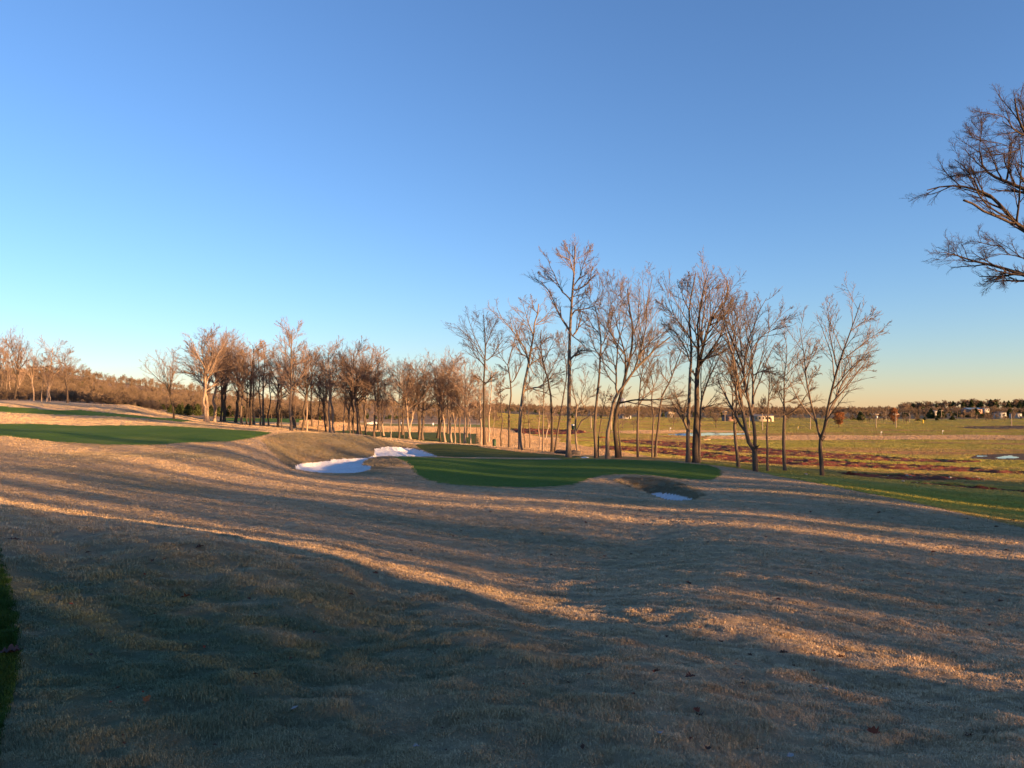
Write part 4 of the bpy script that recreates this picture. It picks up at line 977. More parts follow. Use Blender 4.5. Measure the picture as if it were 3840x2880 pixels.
def leaf_blob(rs, n, shape, size):
    """many small leaf-sprays through a crown volume; shape(u) -> radius factor at height fraction"""
    h = rs.random(n) ** 0.8
    rad = shape(h) * np.sqrt(rs.random(n)) ** 0.7
    az = rs.random(n) * 2 * np.pi
    c = np.stack([np.cos(az) * rad, np.sin(az) * rad, h], -1)
    u = rs.normal(size=(n, 3)); u /= np.linalg.norm(u, axis=1, keepdims=True)
    w = np.cross(u, rs.normal(size=(n, 3))); w /= np.linalg.norm(w, axis=1, keepdims=True)
    return c, u, w, size * (0.6 + 0.8 * rs.random(n))[:, None]

def cedar_parts(seed, H=6.0, R=1.7, n=1100, size=0.34):
    rs = np.random.default_rng(seed)
    ph = rs.random(3) * 6.28
    c, u, w, s = leaf_blob(rs, n, lambda h: (1 - h) ** 0.65 * (0.55 + 0.45 * np.minimum(h / 0.12, 1)), size)
    ang = np.arctan2(c[:, 1], c[:, 0])
    lump = 1 + 0.22 * np.sin(3 * ang + ph[0] + c[:, 2] * 9) + 0.12 * np.sin(5 * ang + ph[1] - c[:, 2] * 14)
    c = np.stack([c[:, 0] * R * lump, c[:, 1] * R * lump, 0.15 + c[:, 2] * (H - 0.15)], -1)
    w = w * 0.55; u = u * np.array([1, 1, 1.5])
    v = np.stack([c - u * s, c + w * s, c + u * s, c - w * s], 1).reshape(-1, 3)
    q = np.arange(len(v)).reshape(-1, 4)
    tP = np.array([[[0, 0, -.1], [0, 0, H * .3], [0, 0, H * .8]]]); tR = np.array([[.13, .1, .03]])
    return tubes(tP, tR, 6), (v, q)

def far_cedar(seed, **kw):
    t, c = cedar_parts(seed, **kw)
    return joined_object('far_cedar', [(*t, 'bark'), (*c, 'cedar')])

# the wood beyond the viewer's right shoulder that shades the fairway; light passes only between its trees
rs = np.random.default_rng(5)
LIGHT_GAPS = [(8.1, 0.9), (23.0, 1.1), (27.5, 1.0), (38.5, 1.2), (46.5, 1.3)]
sd = np.array([math.sin(math.radians(SUN_AZ)), math.cos(math.radians(SUN_AZ))]); qd = np.array([-sd[1], sd[0]])
pts, scl, pick = [], [], []
for iq, q0 in enumerate(np.arange(-24, 70, 1.55)):
    for j in range(5 if q0 < 6.6 else 4):
        for _try in range(30):
            q_ = q0 + rs.uniform(-.8, .8); L_ = rs.uniform(36, 84)
            p = sd * L_ + qd * q_
            if any(abs(q_ - g) < w_ for g, w_ in LIGHT_GAPS) or any((p[0] - a[0]) ** 2 + (p[1] - a[1]) ** 2 < 3 for a in pts): continue
            kind = 3 + rs.integers(0, 2) if rs.random() < .08 else rs.integers(0, 3)
            s_ = rs.uniform(1.1, 1.45) if kind < 3 else rs.uniform(1.2, 1.7)
            if q_ > 56: s_ *= 0.85
            near_gap = min(abs(q_ - g) for g, _ in LIGHT_GAPS)
            sx_ = min(s_ * .9, max(near_gap - .24, .2) / (2.7 if kind < 3 else 1.8))
            pts.append((p[0], p[1], ground_z(p[0], p[1]) - 0.1)); scl.append((sx_, sx_, s_)); pick.append(kind)
            break
rot = [(0, 0, rs.uniform(0, 6.28)) for _ in pts]
o = gn_scatter('wood', pts, rot, scl, pick, [far_bare(900, 12, 1.15), far_bare(901, 13, 1.15), far_bare(902, 12, 1.15), far_cedar(903), far_cedar(904)])
tag(o, 'wood of bare trees and cedars beside the fairway', 'wood', kind='stuff')

# ------------------------------------------------------------------ wooded hill and horizon woods
def scatter_wood(name, label, n, region, mix, protos, smin, smax, seed, flat=1.0):
    rs = np.random.default_rng(seed)
    px = rs.uniform(region[0], region[1], n); Y = np.exp(rs.uniform(math.log(region[2]), math.log(region[3]), n))
    x = (px - W_PX / 2) / FOC * Y
    keep = region[4](px, Y, x) if len(region) > 4 else np.ones(n, bool)
    px, Y, x = px[keep], Y[keep], x[keep]
    z = full_height(x, Y) - 0.15
    pick = mix(rs, px, Y, x)
    s = rs.uniform(smin, smax, len(x))
    scl = np.stack([s * flat, s * flat, s * rs.uniform(.85, 1.15, len(x))], -1)
    scl[pick >= 3, :] *= 0.85
    rot = np.stack([np.zeros(len(x)), np.zeros(len(x)), rs.uniform(0, 6.28, len(x))], -1)
    o = gn_scatter(name, np.stack([x, Y, z], -1), rot, scl, pick, protos)
    return tag(o, label, 'wood', kind='stuff')

def mix_hill(rs, px, Y, x):
    c = vnoise(x / 26, Y / 30) + 0.12 * (px < 170) * (Y > 250) * (Y < 350) - 0.2 * (Y > 360) - 0.1 * (Y < 230)
    pk = rs.integers(0, 3, len(px))
    return np.where(c + rs.normal(size=len(px)) * 0.08 > 0.14, 3 + rs.integers(0, 2, len(px)), pk)
def hp(seed, tw=4.0): return [far_bare(seed, 11, tw), far_bare(seed + 1, 10, tw), far_bare(seed + 2, 9, tw), far_cedar(seed + 3, n=700, size=.4), far_cedar(seed + 4, H=5, R=2.0, n=700, size=.4)]
scatter_wood('hillside_wood', 'brown winter wood with dark cedars covering the left hill', 2900, (-160, 360, 200, 470), mix_hill, hp(500), 0.3, 0.52, 21)
scatter_wood('hillside_brush', 'russet brush and saplings at the foot of the left hill', 2400, (-120, 350, 168, 330, lambda px, Y, x: (px < 160) | (Y > 205)), lambda rs, px, Y, x: rs.integers(0, 3, len(px)), hp(520, 6.0), 0.16, 0.34, 22, 1.5)
scatter_wood('hillside_wood', 'low brown wood behind the middle of the long tree row', 900, (330, 500, 330, 800), mix_hill, hp(540, 6), 0.28, 0.46, 23)
def mix_far(rs, px, Y, x):
    c = vnoise(x / 60 + 9, Y / 90) + 0.30 * (px > 915) * (Y > 900)
    pk = rs.integers(0, 3, len(px))
    return np.where(c + rs.normal(size=len(px)) * 0.07 > 0.2, 3 + rs.integers(0, 2, len(px)), pk)
scatter_wood('far_wood', 'brown and dark green wood along the right horizon', 2600, (470, 1200, 640, 1900), mix_far, hp(560, 9), 0.6, 0.95, 24, 1.3)
scatter_wood('far_wood', 'scattered bare trees and hedges before the horizon wood', 420, (560, 1120, 470, 700, lambda px, Y, x: vnoise(x / 40, Y / 40 + 5) > 0.02), mix_far, hp(580, 7), 0.35, 0.75, 25, 1.2)
rs = np.random.default_rng(31)
n = 330
px_ = rs.uniform(900, 1200, n); Y_ = rs.uniform(1150, 1500, n); x_ = (px_ - 512) / FOC * Y_
z_ = full_height(x_, Y_) + np.clip((px_ - 905) / 60, 0, 1) * 6
s_ = rs.uniform(1.2, 1.8, n)
o = gn_scatter('ridge_wood', np.stack([x_, Y_, z_], -1), np.stack([0 * x_, 0 * x_, rs.uniform(0, 6, n)], -1), np.stack([s_ * 1.6, s_ * 1.6, s_ * 1.25], -1), np.where(rs.random(n) < .45, rs.integers(0, 2, n), 2), [far_cedar(601, n=700, size=.4), far_cedar(602, n=700, size=.4), far_bare(603, 8, 9)])
tag(o, 'dark evergreen ridge on the right skyline', 'wood', kind='stuff')

# ------------------------------------------------------------------ single far trees
CEDARS = [cedar_parts(700 + i) for i in range(3)]
CEDAR_MESH = []
for t, c in CEDARS:
    a, b = mesh_np('trunk', *t, True), mesh_np('crown', *c)
    a.materials.append(MAT['bark']); b.materials.append(MAT['cedar'])
    CEDAR_MESH.append((a, b))
def ground_at(px, py, rmin, rmax=900):
    return hit(px, py, rmin, rmax)
def cedar(px, base, top, wid, label, rmin, i, group='cedars standing singly'):
    p = ground_at(px, base, rmin)
    h = (base - top) / FOC * p[1]; w = wid / FOC * p[1]
    root = empty('cedar_tree', p, i * 1.3)
    root.scale = (w / 3.3, w / 3.3, h / 6.0)
    tag(root, label, 'cedar tree', group)
    a, b = CEDAR_MESH[i % 3]
    link('trunk', a, root); link('crown', b, root)
HILL_CEDARS = [(125,413.2,406,7,'small cedar leftmost of the row at the hill foot, under the tan mound end'),(138,414,407.5,9,'low round cedar second from the left of the row at the hill foot'),
 (171,415.4,405.8,9,'cedar hedge tree just left of the lone forked bare tree'),(179,415.6,405,9,'cedar just right of the lone forked bare tree'),(188,415.8,404.5,10,'broad cedar in the middle of the hedge at the hill foot'),
 (197.5,416,404.5,9,'tall cedar at the right of the hedge before the big sunlit trunk'),(211,416.4,406,8,'cedar seen right behind the big sunlit trunk'),(219,416.6,407,8,'cedar between the dark trunks of the crossing pair'),
 (229.5,417,405.8,9,'cedar left of the stout dark tree'),(243,417.4,407,8,'cedar right of the stout dark tree'),(268,418,408,8,'cedar above the left end of the far green strip'),
 (279,418.2,409,8,'dark cedar behind the dark crooked tree'),(309.5,418.9,411.2,9,'cedar above the right part of the far green strip'),(341,422,414.4,11,'wide cedar behind the tan mound left of the white car')]
for i, (px, b_, t_, w_, lab) in enumerate(HILL_CEDARS):
    cedar(px, b_, t_, w_, lab, 172, i, 'cedar hedge at the hill foot')
FAR_CEDARS = [(852.5,419.8,415,5.5,'small dark bush between the orange tree and the first right-hand pole'),(860.7,420.8,412,8.5,'dark cedar behind the pole right of the orange tree'),(918,421.2,417,4.5,'little round dark bush left of the yellow post'),
 (931,418.6,408.5,8,'dark cedar in front of the small white house'),(940,418.6,409,8,'dark cedar beside the thin far pole'),(952.5,420.2,416,6,'round dark bush standing alone in the dry far field'),
 (976,417.6,408.5,9,'dark cedar under the blue-roofed building'),(1010,417.8,409,8.5,'dark round cedar near the right edge of the far field')]
for i, (px, b_, t_, w_, lab) in enumerate(FAR_CEDARS):
    cedar(px, b_, t_, w_, lab, 330, i + 1, 'dark cedars of the far field')

def far_single(px, base, top, wid, label, rmin, style='round', leaf=False, idx=0):
    p = ground_at(px, base, rmin)
    h = (base - top) / FOC * p[1]; w = wid / FOC * p[1]
    tm, cm = with_mats(PROTOS[style][idx % len(PROTOS[style])], 'bark', 'twig')
    root = empty('russet_tree' if leaf else 'bare_tree', p, idx)
    tag(root, label, 'tree', 'single trees of the far field')
    if not leaf:
        root.scale = (w / 9, w / 9, h / 15.6)
        link('trunk', tm, root); link('crown', cm, root)
    else:
        rs = np.random.default_rng(800 + idx)
        tP = np.array([[[0, 0, -.1], [.1, 0, h * .25], [0, .1, h * .7]]]); tR = np.array([[.22, .17, .05]])
        LP, LR = spawn(tP, tR, 9, .3, .6, .3, .8, 4, .1, .05, .5, .02, rs)
        me = mesh_np('trunk', *joined([tubes(tP, tR, 7), tubes(LP, LR, 4)]), True)
        link('trunk', me, root, MAT['bark_dark'])
        c, u, ww, s = leaf_blob(rs, 2600, lambda hh: np.sqrt(np.maximum(1 - (2 * hh - 1) ** 2, 0)) * (0.85 + .15 * np.sin(hh * 17)), .16)
        az = np.arctan2(c[:, 1], c[:, 0]); lump = 1 + .18 * np.sin(3 * az + 8 * c[:, 2]) + .1 * np.sin(7 * az)
        c = np.stack([c[:, 0] * w / 2 * lump, c[:, 1] * w / 2 * lump, h * .18 + c[:, 2] * h * .82], -1)
        v = np.stack([c - u * s, c + ww * s, c + u * s, c - ww * s], 1).reshape(-1, 3)
        link('crown', mesh_np('crown', v, np.arange(len(v)).reshape(-1, 4)), root, MAT['russet'])
far_single(839, 427.3, 411, 11.5, 'round orange-leaved tree standing on the far fairway', 300, leaf=True, idx=1)
far_single(894, 424.4, 407.5, 10, 'russet tree with dark trunk between the far poles', 330, leaf=True, idx=2)
far_single(957, 418, 404.5, 19, 'broad bare round-crowned tree before the dark ridge', 400, idx=1)
far_single(906.5, 424.4, 417.5, 8, 'small dark bare tree left of the yellow post', 330, 'vase', idx=0)
far_single(673, 429.6, 413.5, 15, 'bare round tree before the gabled house beyond the pond', 250, idx=0)
far_single(633.2, 431.4, 419, 11, 'bare bushy tree right of the small lit hut', 230, 'vase', idx=1)
far_single(622.7, 430.4, 418, 11, 'bare tree behind the small lit hut', 260, idx=1)
far_single(716, 428, 414, 13, 'bare tree left of the dark-roofed barn beyond the pond', 280, 'vase', idx=0)
far_single(1003, 417.5, 405.5, 13, 'bare tree right of the blue-roofed building', 420, 'round', idx=0)

# ------------------------------------------------------------------ plain materials for built things
def flat_mat(name, c, rough=0.7, noise=6.0, var=0.25, metal=0.0):
    m, nt, b = new_mat(name)
    nt.links.new(n_mix(nt, n_ramp(nt, n_noise(nt, noise, 4, 0.6), 0.3, 0.7), c, tuple(x * (1 - var) for x in c)), b.inputs['Base Color'])
    b.inputs['Roughness'].default_value = rough
    b.inputs['Metallic'].default_value = metal
    return m
for nm, c, r in (('wall_cream', (.46, .39, .29), .8), ('wall_white', (.36, .35, .33), .7), ('wall_brick', (.34, .20, .15), .9), ('roof_dark', (.07, .06, .055), .8), ('roof_grey', (.20, .19, .18), .6),
                 ('roof_blue', (.16, .25, .33), .5), ('roof_tan', (.42, .31, .20), .8), ('glass_dark', (.03, .035, .04), .15), ('pole_wood', (.36, .28, .21), .9), ('metal_grey', (.35, .36, .37), .5), ('metal_pale', (.28, .33, .42), .7),
                 ('paint_white', (.80, .80, .78), .4), ('green_plastic', (.045, .085, .05), .5), ('green_dark', (.025, .05, .03), .5), ('yellow_paint', (.75, .48, .04), .5), ('rubber', (.02, .02, .02), .9),
                 ('stone_dark', (.10, .085, .075), .95), ('stone_pale', (.38, .35, .31), .9), ('leaf_brown', (.11, .055, .035), .8), ('leaf_red', (.26, .065, .03), .75), ('leaf_orange', (.42, .12, .03), .7), ('leaf_pale', (.36, .34, .32), .8), ('leaf_purple', (.07, .05, .05), .85), ('wire', (.03, .03, .03), .6), ('flag_white', (.55, .55, .55), .8)):
    MAT[nm] = flat_mat(nm, c, r)

def box(x0, x1, y0, y1, z0, z1):
    v = np.array([(x0, y0, z0), (x1, y0, z0), (x1, y1, z0), (x0, y1, z0), (x0, y0, z1), (x1, y0, z1), (x1, y1, z1), (x0, y1, z1)], float)
    q = np.array([(0, 3, 2, 1), (4, 5, 6, 7), (0, 1, 5, 4), (1, 2, 6, 5), (2, 3, 7, 6), (3, 0, 4, 7)])
    return v, q
def cyl(x, y, z0, z1, r0, r1=None, S=10):
    r1 = r0 if r1 is None else r1
    v, q = tubes(np.array([[[x, y, z0], [x, y, z0 + (z1 - z0) * .001], [x, y, z1 - (z1 - z0) * .001], [x, y, z1]]], float), np.array([[0.001, r0, r1, 0.001]]), S)
    return v, q
def part(name, parent, mat, *shapes, smooth=False):
    v, q = joined([(np.asarray(a, float), np.asarray(b)) for a, b in shapes])
    return link(name, mesh_np(name, v, q, smooth), parent, MAT[mat])
def bar(a, b, r, S=6):
    return tubes(np.array([[a, b]], float), np.array([[r, r]]), S)

# ------------------------------------------------------------------ far buildings
def building(name, label, px0, px1, py_eave, py_base, Y, depth, wall, roof, ridge_px=2.0, gable_front=False, windows=2, door=True, rz=0.0):
    pc = (px0 + px1) / 2
    x = (pc - 512) / FOC * Y
    k = Y / FOC
    zg = at(pc, py_base, Y)[2]
    zg = min(zg, ground_z(x, Y)) if ground_z(x, Y) > zg - 4 else zg
    h = at(pc, py_eave, Y)[2] - zg
    w = (px1 - px0) * k; rh = ridge_px * k
    root = empty(name, (x, Y, zg), rz)
    tag(root, label, 'building')
    hw = w / 2
    part('wall', root, wall, box(-hw, hw, 0, depth, -1.5, h))
    e = 0.35
    if gable_front:
        v = np.array([(-hw - e, -e, h), (hw + e, -e, h), (0, -e, h + rh), (-hw - e, depth + e, h), (hw + e, depth + e, h), (0, depth + e, h + rh), (0, -e, h + rh + .2), (0, depth + e, h + rh + .2), (-hw - e, -e, h + .2), (hw + e, -e, h + .2), (-hw - e, depth + e, h + .2), (hw + e, depth + e, h + .2)])
        q = np.array([(0, 2, 5, 3), (1, 4, 5, 2), (8, 10, 7, 6), (9, 6, 7, 11), (0, 8, 6, 2), (2, 6, 9, 1), (0, 3, 10, 8), (1, 9, 11, 4)])
        link('roof', mesh_np('roof', v, q), root, MAT[roof])
        g = np.array([(-hw, -.01, h), (hw, -.01, h), (0, -.01, h + rh), (-hw, -.011, h + .001)])
        link('gable', mesh_np('gable', g[:3], [(0, 1, 2)]), root, MAT[wall])
    else:
        d2 = depth / 2
        v = np.array([(-hw - e, -e, h), (hw + e, -e, h), (hw + e, depth + e, h), (-hw - e, depth + e, h), (-hw - e, d2, h + rh), (hw + e, d2, h + rh)])
        q = np.array([(0, 1, 5, 4), (2, 3, 4, 5), (0, 3, 2, 1), (0, 4, 3, 3), (1, 2, 5, 5)])
        me = bpy.data.meshes.new('roof'); me.from_pydata([tuple(a) for a in v], [], [(0, 1, 5, 4), (2, 3, 4, 5), (0, 3, 2, 1), (0, 4, 3), (1, 2, 5)])
        link('roof', me, root, MAT[roof])
    for j in range(windows):
        cx = -hw + w * (j + 0.7) / (windows + 0.9)
        part('window', root, 'glass_dark', box(cx - w * .05, cx + w * .05, -.04, .02, h * .4, h * .8))
    if door:
        part('door', root, 'roof_dark', box(hw * .72 - .5, hw * .72 + .5, -.04, .02, 0, min(2.1, h * .85)))
    return root
building('shed', 'long low shed with grey roof and lit yellowish wall beyond the tall tree', 583, 604.5, 429.6, 432.2, 285, 7, 'wall_cream', 'roof_grey', 2.4, windows=4)
building('hut', 'small hut with bright sunlit wall beyond the leaning trees', 617.3, 625.5, 429.8, 432.9, 270, 6, 'wall_cream', 'roof_tan', 1.5, windows=1)
building('house', 'flat dark-roofed house with pinkish wall below the water tower', 619.5, 631, 415.6, 418.8, 520, 9, 'wall_white', 'roof_dark', 1.5, windows=3)
building('house', 'small gabled house glowing in the sun above the pond', 667.3, 674.3, 413.6, 416, 600, 8, 'wall_cream', 'roof_tan', 2.2, gable_front=True, windows=2)
building('barn', 'long low cream building seen between trunks beyond the far fairway', 754, 773.5, 415.8, 420, 480, 9, 'wall_cream', 'roof_grey', 1.3, windows=5)
building('barn', 'dark-roofed barn left of the long cream building', 726, 736, 416.5, 421, 480, 10, 'wall_brick', 'roof_dark', 1.8, windows=2)
building('house', 'pale blue-roofed long building on the wooded ridge at right', 968.5, 982, 409.3, 412, 700, 12, 'wall_brick', 'roof_blue', 1.6, windows=4)
building('house', 'white building end catching the sun beside the blue roof', 982.4, 989, 408.6, 411, 700, 9, 'wall_white', 'roof_grey', .6, windows=2)
building('house', 'tiny sunlit white house among dark cedars on the ridge', 933, 937.6, 411, 414, 640, 7, 'wall_white', 'roof_grey', .8, windows=1)
building('house', 'low house with dark roof and lit end wall at far right', 998, 1006, 412.6, 415, 600, 8, 'wall_white', 'roof_dark', 1.2, windows=2)
building('house', 'low white house at the right picture edge beyond the field', 1015.4, 1021.5, 413.6, 416, 600, 8, 'wall_white', 'roof_dark', 1.0, windows=2)

# water tower far beyond the trees
p = at(622.5, 416, 1300); Yt = 1300.0
root = empty('water_tower', (p[0], Yt, p[2] - 4)); tag(root, 'pale water tower on thin legs on the horizon between the trunks', 'water tower')
zt = at(622.5, 400.5, Yt)[2] - (p[2] - 4)
ang = np.linspace(-math.pi / 2, math.pi / 2, 9)
part('tank', root, 'metal_pale', tubes(np.array([[[0, 0, zt + 4.2 * math.sin(a)] for a in ang]]), np.array([[max(6.2 * math.cos(a), .05) for a in ang]]), 18), smooth=True)
for sx, sy in ((-1, -1), (1, -1), (1, 1), (-1, 1)):
    part('leg', root, 'metal_pale', bar((sx * 5.5, sy * 5.5, -2), (sx * 4, sy * 4, zt - 1.5), .55))
part('riser', root, 'metal_pale', bar((0, 0, -2), (0, 0, zt - 3), .9, 8))

# utility poles
POLES = [(725,410.5,422,'utility pole left of the dark-roofed barn','x'),(749,417,428.2,'short leaning pole left of the long cream building',''),(762.5,413.6,430.2,'bright pale pole in front of the long cream building',''),(810,416,429.6,'pale slanting pole left of the forked end tree',''),
 (860,411,420.8,'grey pole in front of the dark cedar right of the orange tree','x'),(876,413,427.6,'pole with crossarm and white transformer','xt'),(886,411,420.4,'thin far pole left of the russet tree',''),(896,413.2,428.2,'pale pole right of the one with the transformer','x'),
 (909.5,413,422.4,'thin pole right of the russet tree',''),(941.5,409.6,420.2,'thin pole beside the dark ridge cedars','x'),(1011.5,414,426.2,'thin pole near the right picture edge',''),(591,421.4,428.4,'short pole behind the tall pale tree',''),(611,421.6,432,'slanting pole by the small lit hut','')]
pole_tops = {}
for px, t_, b_, lab, ex in POLES:
    p = ground_at(px, b_, 230)
    h = max((b_ - t_) / FOC * p[1], 4.0)
    root = empty('utility_pole', p); tag(root, lab, 'pole', 'utility poles of the far field')
    lean = .06 if 'slant' in lab or 'lean' in lab else 0
    part('post', root, 'pole_wood', tubes(np.array([[[0, 0, -.5], [lean * h / 2, 0, h / 2], [lean * h, 0, h]]]), np.array([[.19, .17, .13]]), 8))
    if 'x' in ex:
        part('crossarm', root, 'pole_wood', box(-1.25, 1.25, -.2, -.06, h - .75, h - .55))
        for sx in (-1.1, 0.6, 1.1): part('insulator', root, 'paint_white', cyl(sx, -.13, h - .55, h - .33, .06))
    if 't' in ex:
        part('transformer', root, 'paint_white', cyl(.45, -.1, h - 2.3, h - 1.3, .32, S=12))
    pole_tops[px] = np.array([p[0], p[1], p[2] + h - .5])
for a, b, lab in ((860, 876, 'thin power line sagging between the grey pole and the transformer pole'), (876, 896, 'thin power line sagging right of the transformer pole'), (896, 941.5, 'long thin power line running right to the ridge pole')):
    A_, B_ = pole_tops[a], pole_tops[b]
    t = np.linspace(0, 1, 16)[:, None]
    P = A_ * (1 - t) + B_ * t; P[:, 2] -= 1.6 * 4 * (t[:, 0] * (1 - t[:, 0]))
    o = link('power_line', mesh_np('power_line', *tubes(P[None], np.full((1, 16), .025), 4)), mat=MAT['wire']); tag(o, lab, 'power line')

# ------------------------------------------------------------------ white car beyond the tan band
p = ground_at(372.6, 424.9, 200)
L = 12.4 / FOC * p[1]; s = L / 4.6
root = empty('parked_car', p, 0.06); root.scale = (s, s, s)
tag(root, 'white car parked beyond the tan fairway band behind the tree row', 'car')
prof = [(-2.3, .35), (-2.28, .75), (-1.9, .92), (-1.0, .98), (-.45, 1.42), (.75, 1.45), (1.5, 1.02), (2.2, .92), (2.3, .6), (2.25, .35)]
v = [(x, -.85 + (.16 if z > 1.1 else 0), z) for x, z in prof] + [(x, .85 - (.16 if z > 1.1 else 0), z) for x, z in prof]
n = len(prof)
me = bpy.data.meshes.new('body'); me.from_pydata(v, [], [tuple(range(n)), tuple(range(2 * n - 1, n - 1, -1))] + [(i, i + n, (i + 1) % n + n, (i + 1) % n) for i in range(n)])
link('body', me, root, MAT['paint_white'])
for sy in (-1, 1):
    part('window', root, 'glass_dark', box(-.75, .15, sy * .80 - .03, sy * .80 + .03, 1.02, 1.33)); part('window', root, 'glass_dark', box(.25, 1.05, sy * .80 - .03, sy * .80 + .03, 1.02, 1.33))
    for wx in (-1.4, 1.45):
        w = part('wheel', root, 'rubber', tubes(np.array([[[wx, sy * .9 - .12, .33], [wx, sy * .9 - .11, .33], [wx, sy * .9 + .11, .33], [wx, sy * .9 + .12, .33]]]), np.array([[.01, .33, .33, .01]]), 16))
        part('rim', w, 'metal_grey', tubes(np.array([[[wx, sy * .9 - .13, .33], [wx, sy * .9 - .125, .33], [wx, sy * .9 + .125, .33], [wx, sy * .9 + .13, .33]]]), np.array([[.01, .19, .19, .01]]), 12))
for sy in (-.6, .6):
    part('headlight', root, 'glass_dark', box(2.26, 2.31, sy - .2, sy + .2, .62, .78))

# ------------------------------------------------------------------ small things on the course
for px, b_, lab in ((401.5, 425.4, 'small white sign board left of the dome-crowned tree'), (432.8, 426, 'small white sign board right of the dome-crowned tree')):
    p = ground_at(px, b_, 180)
    root = empty('sign_board', p); tag(root, lab, 'sign', 'small white signs beyond the tan band')
    part('board', root, 'paint_white', box(-.34, .34, -.03, .03, .35, 1.05)); part('post', root, 'metal_grey', box(-.26, -.2, -.02, .02, -.3, .35), box(.2, .26, -.02, .02, -.3, .35))

p = ground_at(573.6, 430.8, 150); k = p[1] / FOC
root = empty('portable_toilet', p); tag(root, 'small green booth with white roof behind the tallest trunk', 'toilet')
w, h = 1.9 * k, 5.2 * k
part('booth', root, 'green_plastic', box(-w, w, -w, w, -.2, h)); part('door', root, 'green_dark', box(-w * .7, w * .7, -w - .03, -w + .01, .1, h * .9)); part('roof', root, 'paint_white', box(-w * 1.08, w * 1.08, -w * 1.08, w * 1.08, h, h + 1.2 * k))

p = ground_at(494.3, 446.6, 78, 110); k = p[1] / FOC
root = empty('litter_bin', p); tag(root, 'dark green cylindrical bin on the bank beside the tall dark tree', 'bin')
part('body', root, 'green_plastic', cyl(0, 0, -.1, 6.6 * k, 1.75 * k, S=20), smooth=False); part('lid', root, 'green_dark', cyl(0, 0, 6.6 * k, 7.6 * k, 1.95 * k, 1.2 * k, S=20)); part('base', root, 'metal_grey', cyl(0, 0, -.1, .35 * k, 1.95 * k, S=20))

def boulder(name, label, p, dims, mat, seed, group=None):
    rs = np.random.default_rng(seed)
    nu, nv = 18, 10
    U, V_ = np.meshgrid(np.linspace(0, 2 * np.pi, nu, endpoint=False), np.linspace(.05, np.pi - .05, nv), indexing='ij')
    d = np.stack([np.cos(U) * np.sin(V_), np.sin(U) * np.sin(V_), np.cos(V_)], -1)
    r = 1 + .28 * vnoise(d[..., 0] * 1.7 + seed, d[..., 1] * 1.7 + d[..., 2] * 1.3) + .16 * vnoise(d[..., 0] * 4 + seed, d[..., 1] * 4 - d[..., 2] * 4)
    v = (d * r[..., None] * np.array(dims)).reshape(-1, 3)
    i = np.arange(nu)[:, None] * nv + np.arange(nv - 1)[None]; i2 = ((np.arange(nu) + 1) % nu)[:, None] * nv + np.arange(nv - 1)[None]
    q = np.stack([i, i + 1, i2 + 1, i2], -1).reshape(-1, 4)
    o = link(name, mesh_np(name, v, q, False), mat=MAT[mat]); o.location = p; tag(o, label, 'stone', group)
    return o
p = ground_at(562, 453.6, 70, 100); boulder('boulder', 'low dark boulder left of the foot of the tallest tree', p + np.array([0, 0, .12]), (.85, .5, .34), 'stone_dark', 3)
p = ground_at(573.5, 454.4, 70, 100); boulder('boulder', 'low dark boulder right of the foot of the tallest tree', p + np.array([0, 0, .1]), (.75, .5, .36), 'stone_dark', 8)
p = ground_at(585, 458.6, 62, 75); boulder('sand_heap', 'small flat white sand heap just beyond the putting green', p, (.42, .35, .13), 'sand', 5)
STONES = [(855,475.3),(880,474.6),(888,476),(907,477.2),(911,477.8),(926,476.6),(950,478.8),(952,477.5),(973,479.6),(976,477.6),(979,480.2),(984,480.8),(903,481.8),(917,483.4),(937,483.9),(806,474.6),(654.5,440.4),(700,440.6)]
for i, (px, py) in enumerate(STONES):
    p = ground_at(px, py, 55)
    big = (.06 if i % 3 else .10)
    boulder('stone', 'small pale stone lying in or beside the red soil strips', p + np.array([0, 0, big * .3]), (big * 1.3, big, big * .75), 'stone_pale', 20 + i, 'pale stones along the soil strips')
for px, py, lab, i in ((603, 437.6, 'small red soil heap left in the field behind the leaning trees', 1), (625, 442.4, 'red soil heap beside the dark crooked trunk', 2), (706, 440.2, 'low straw-coloured clod heap below the pond', 3)):
    p = ground_at(px, py, 90); k = p[1] / FOC
    boulder('soil_heap', lab, p, (4.4 * k, 2.2 * k, 1.4 * k), 'soil' if i < 3 else 'tan_far', 60 + i)

# bunker rake lying on the sand
p = ground_at(364, 470.5, 44, 60)
root = empty('bunker_rake', p + np.array([0, 0, .04]), 0.1); tag(root, 'dark rake lying at the right end of the large bunker', 'rake')
part('handle', root, 'rubber', bar((-.35, 0, .03), (.2, .03, .05), .022)); part('head', root, 'rubber', box(-.38, -.30, -.3, .3, 0, .06)); 
for j in range(5): part('tine', root, 'rubber', bar((-.34, -.26 + j * .13, .0), (-.34, -.26 + j * .13, -.05), .012, 4))

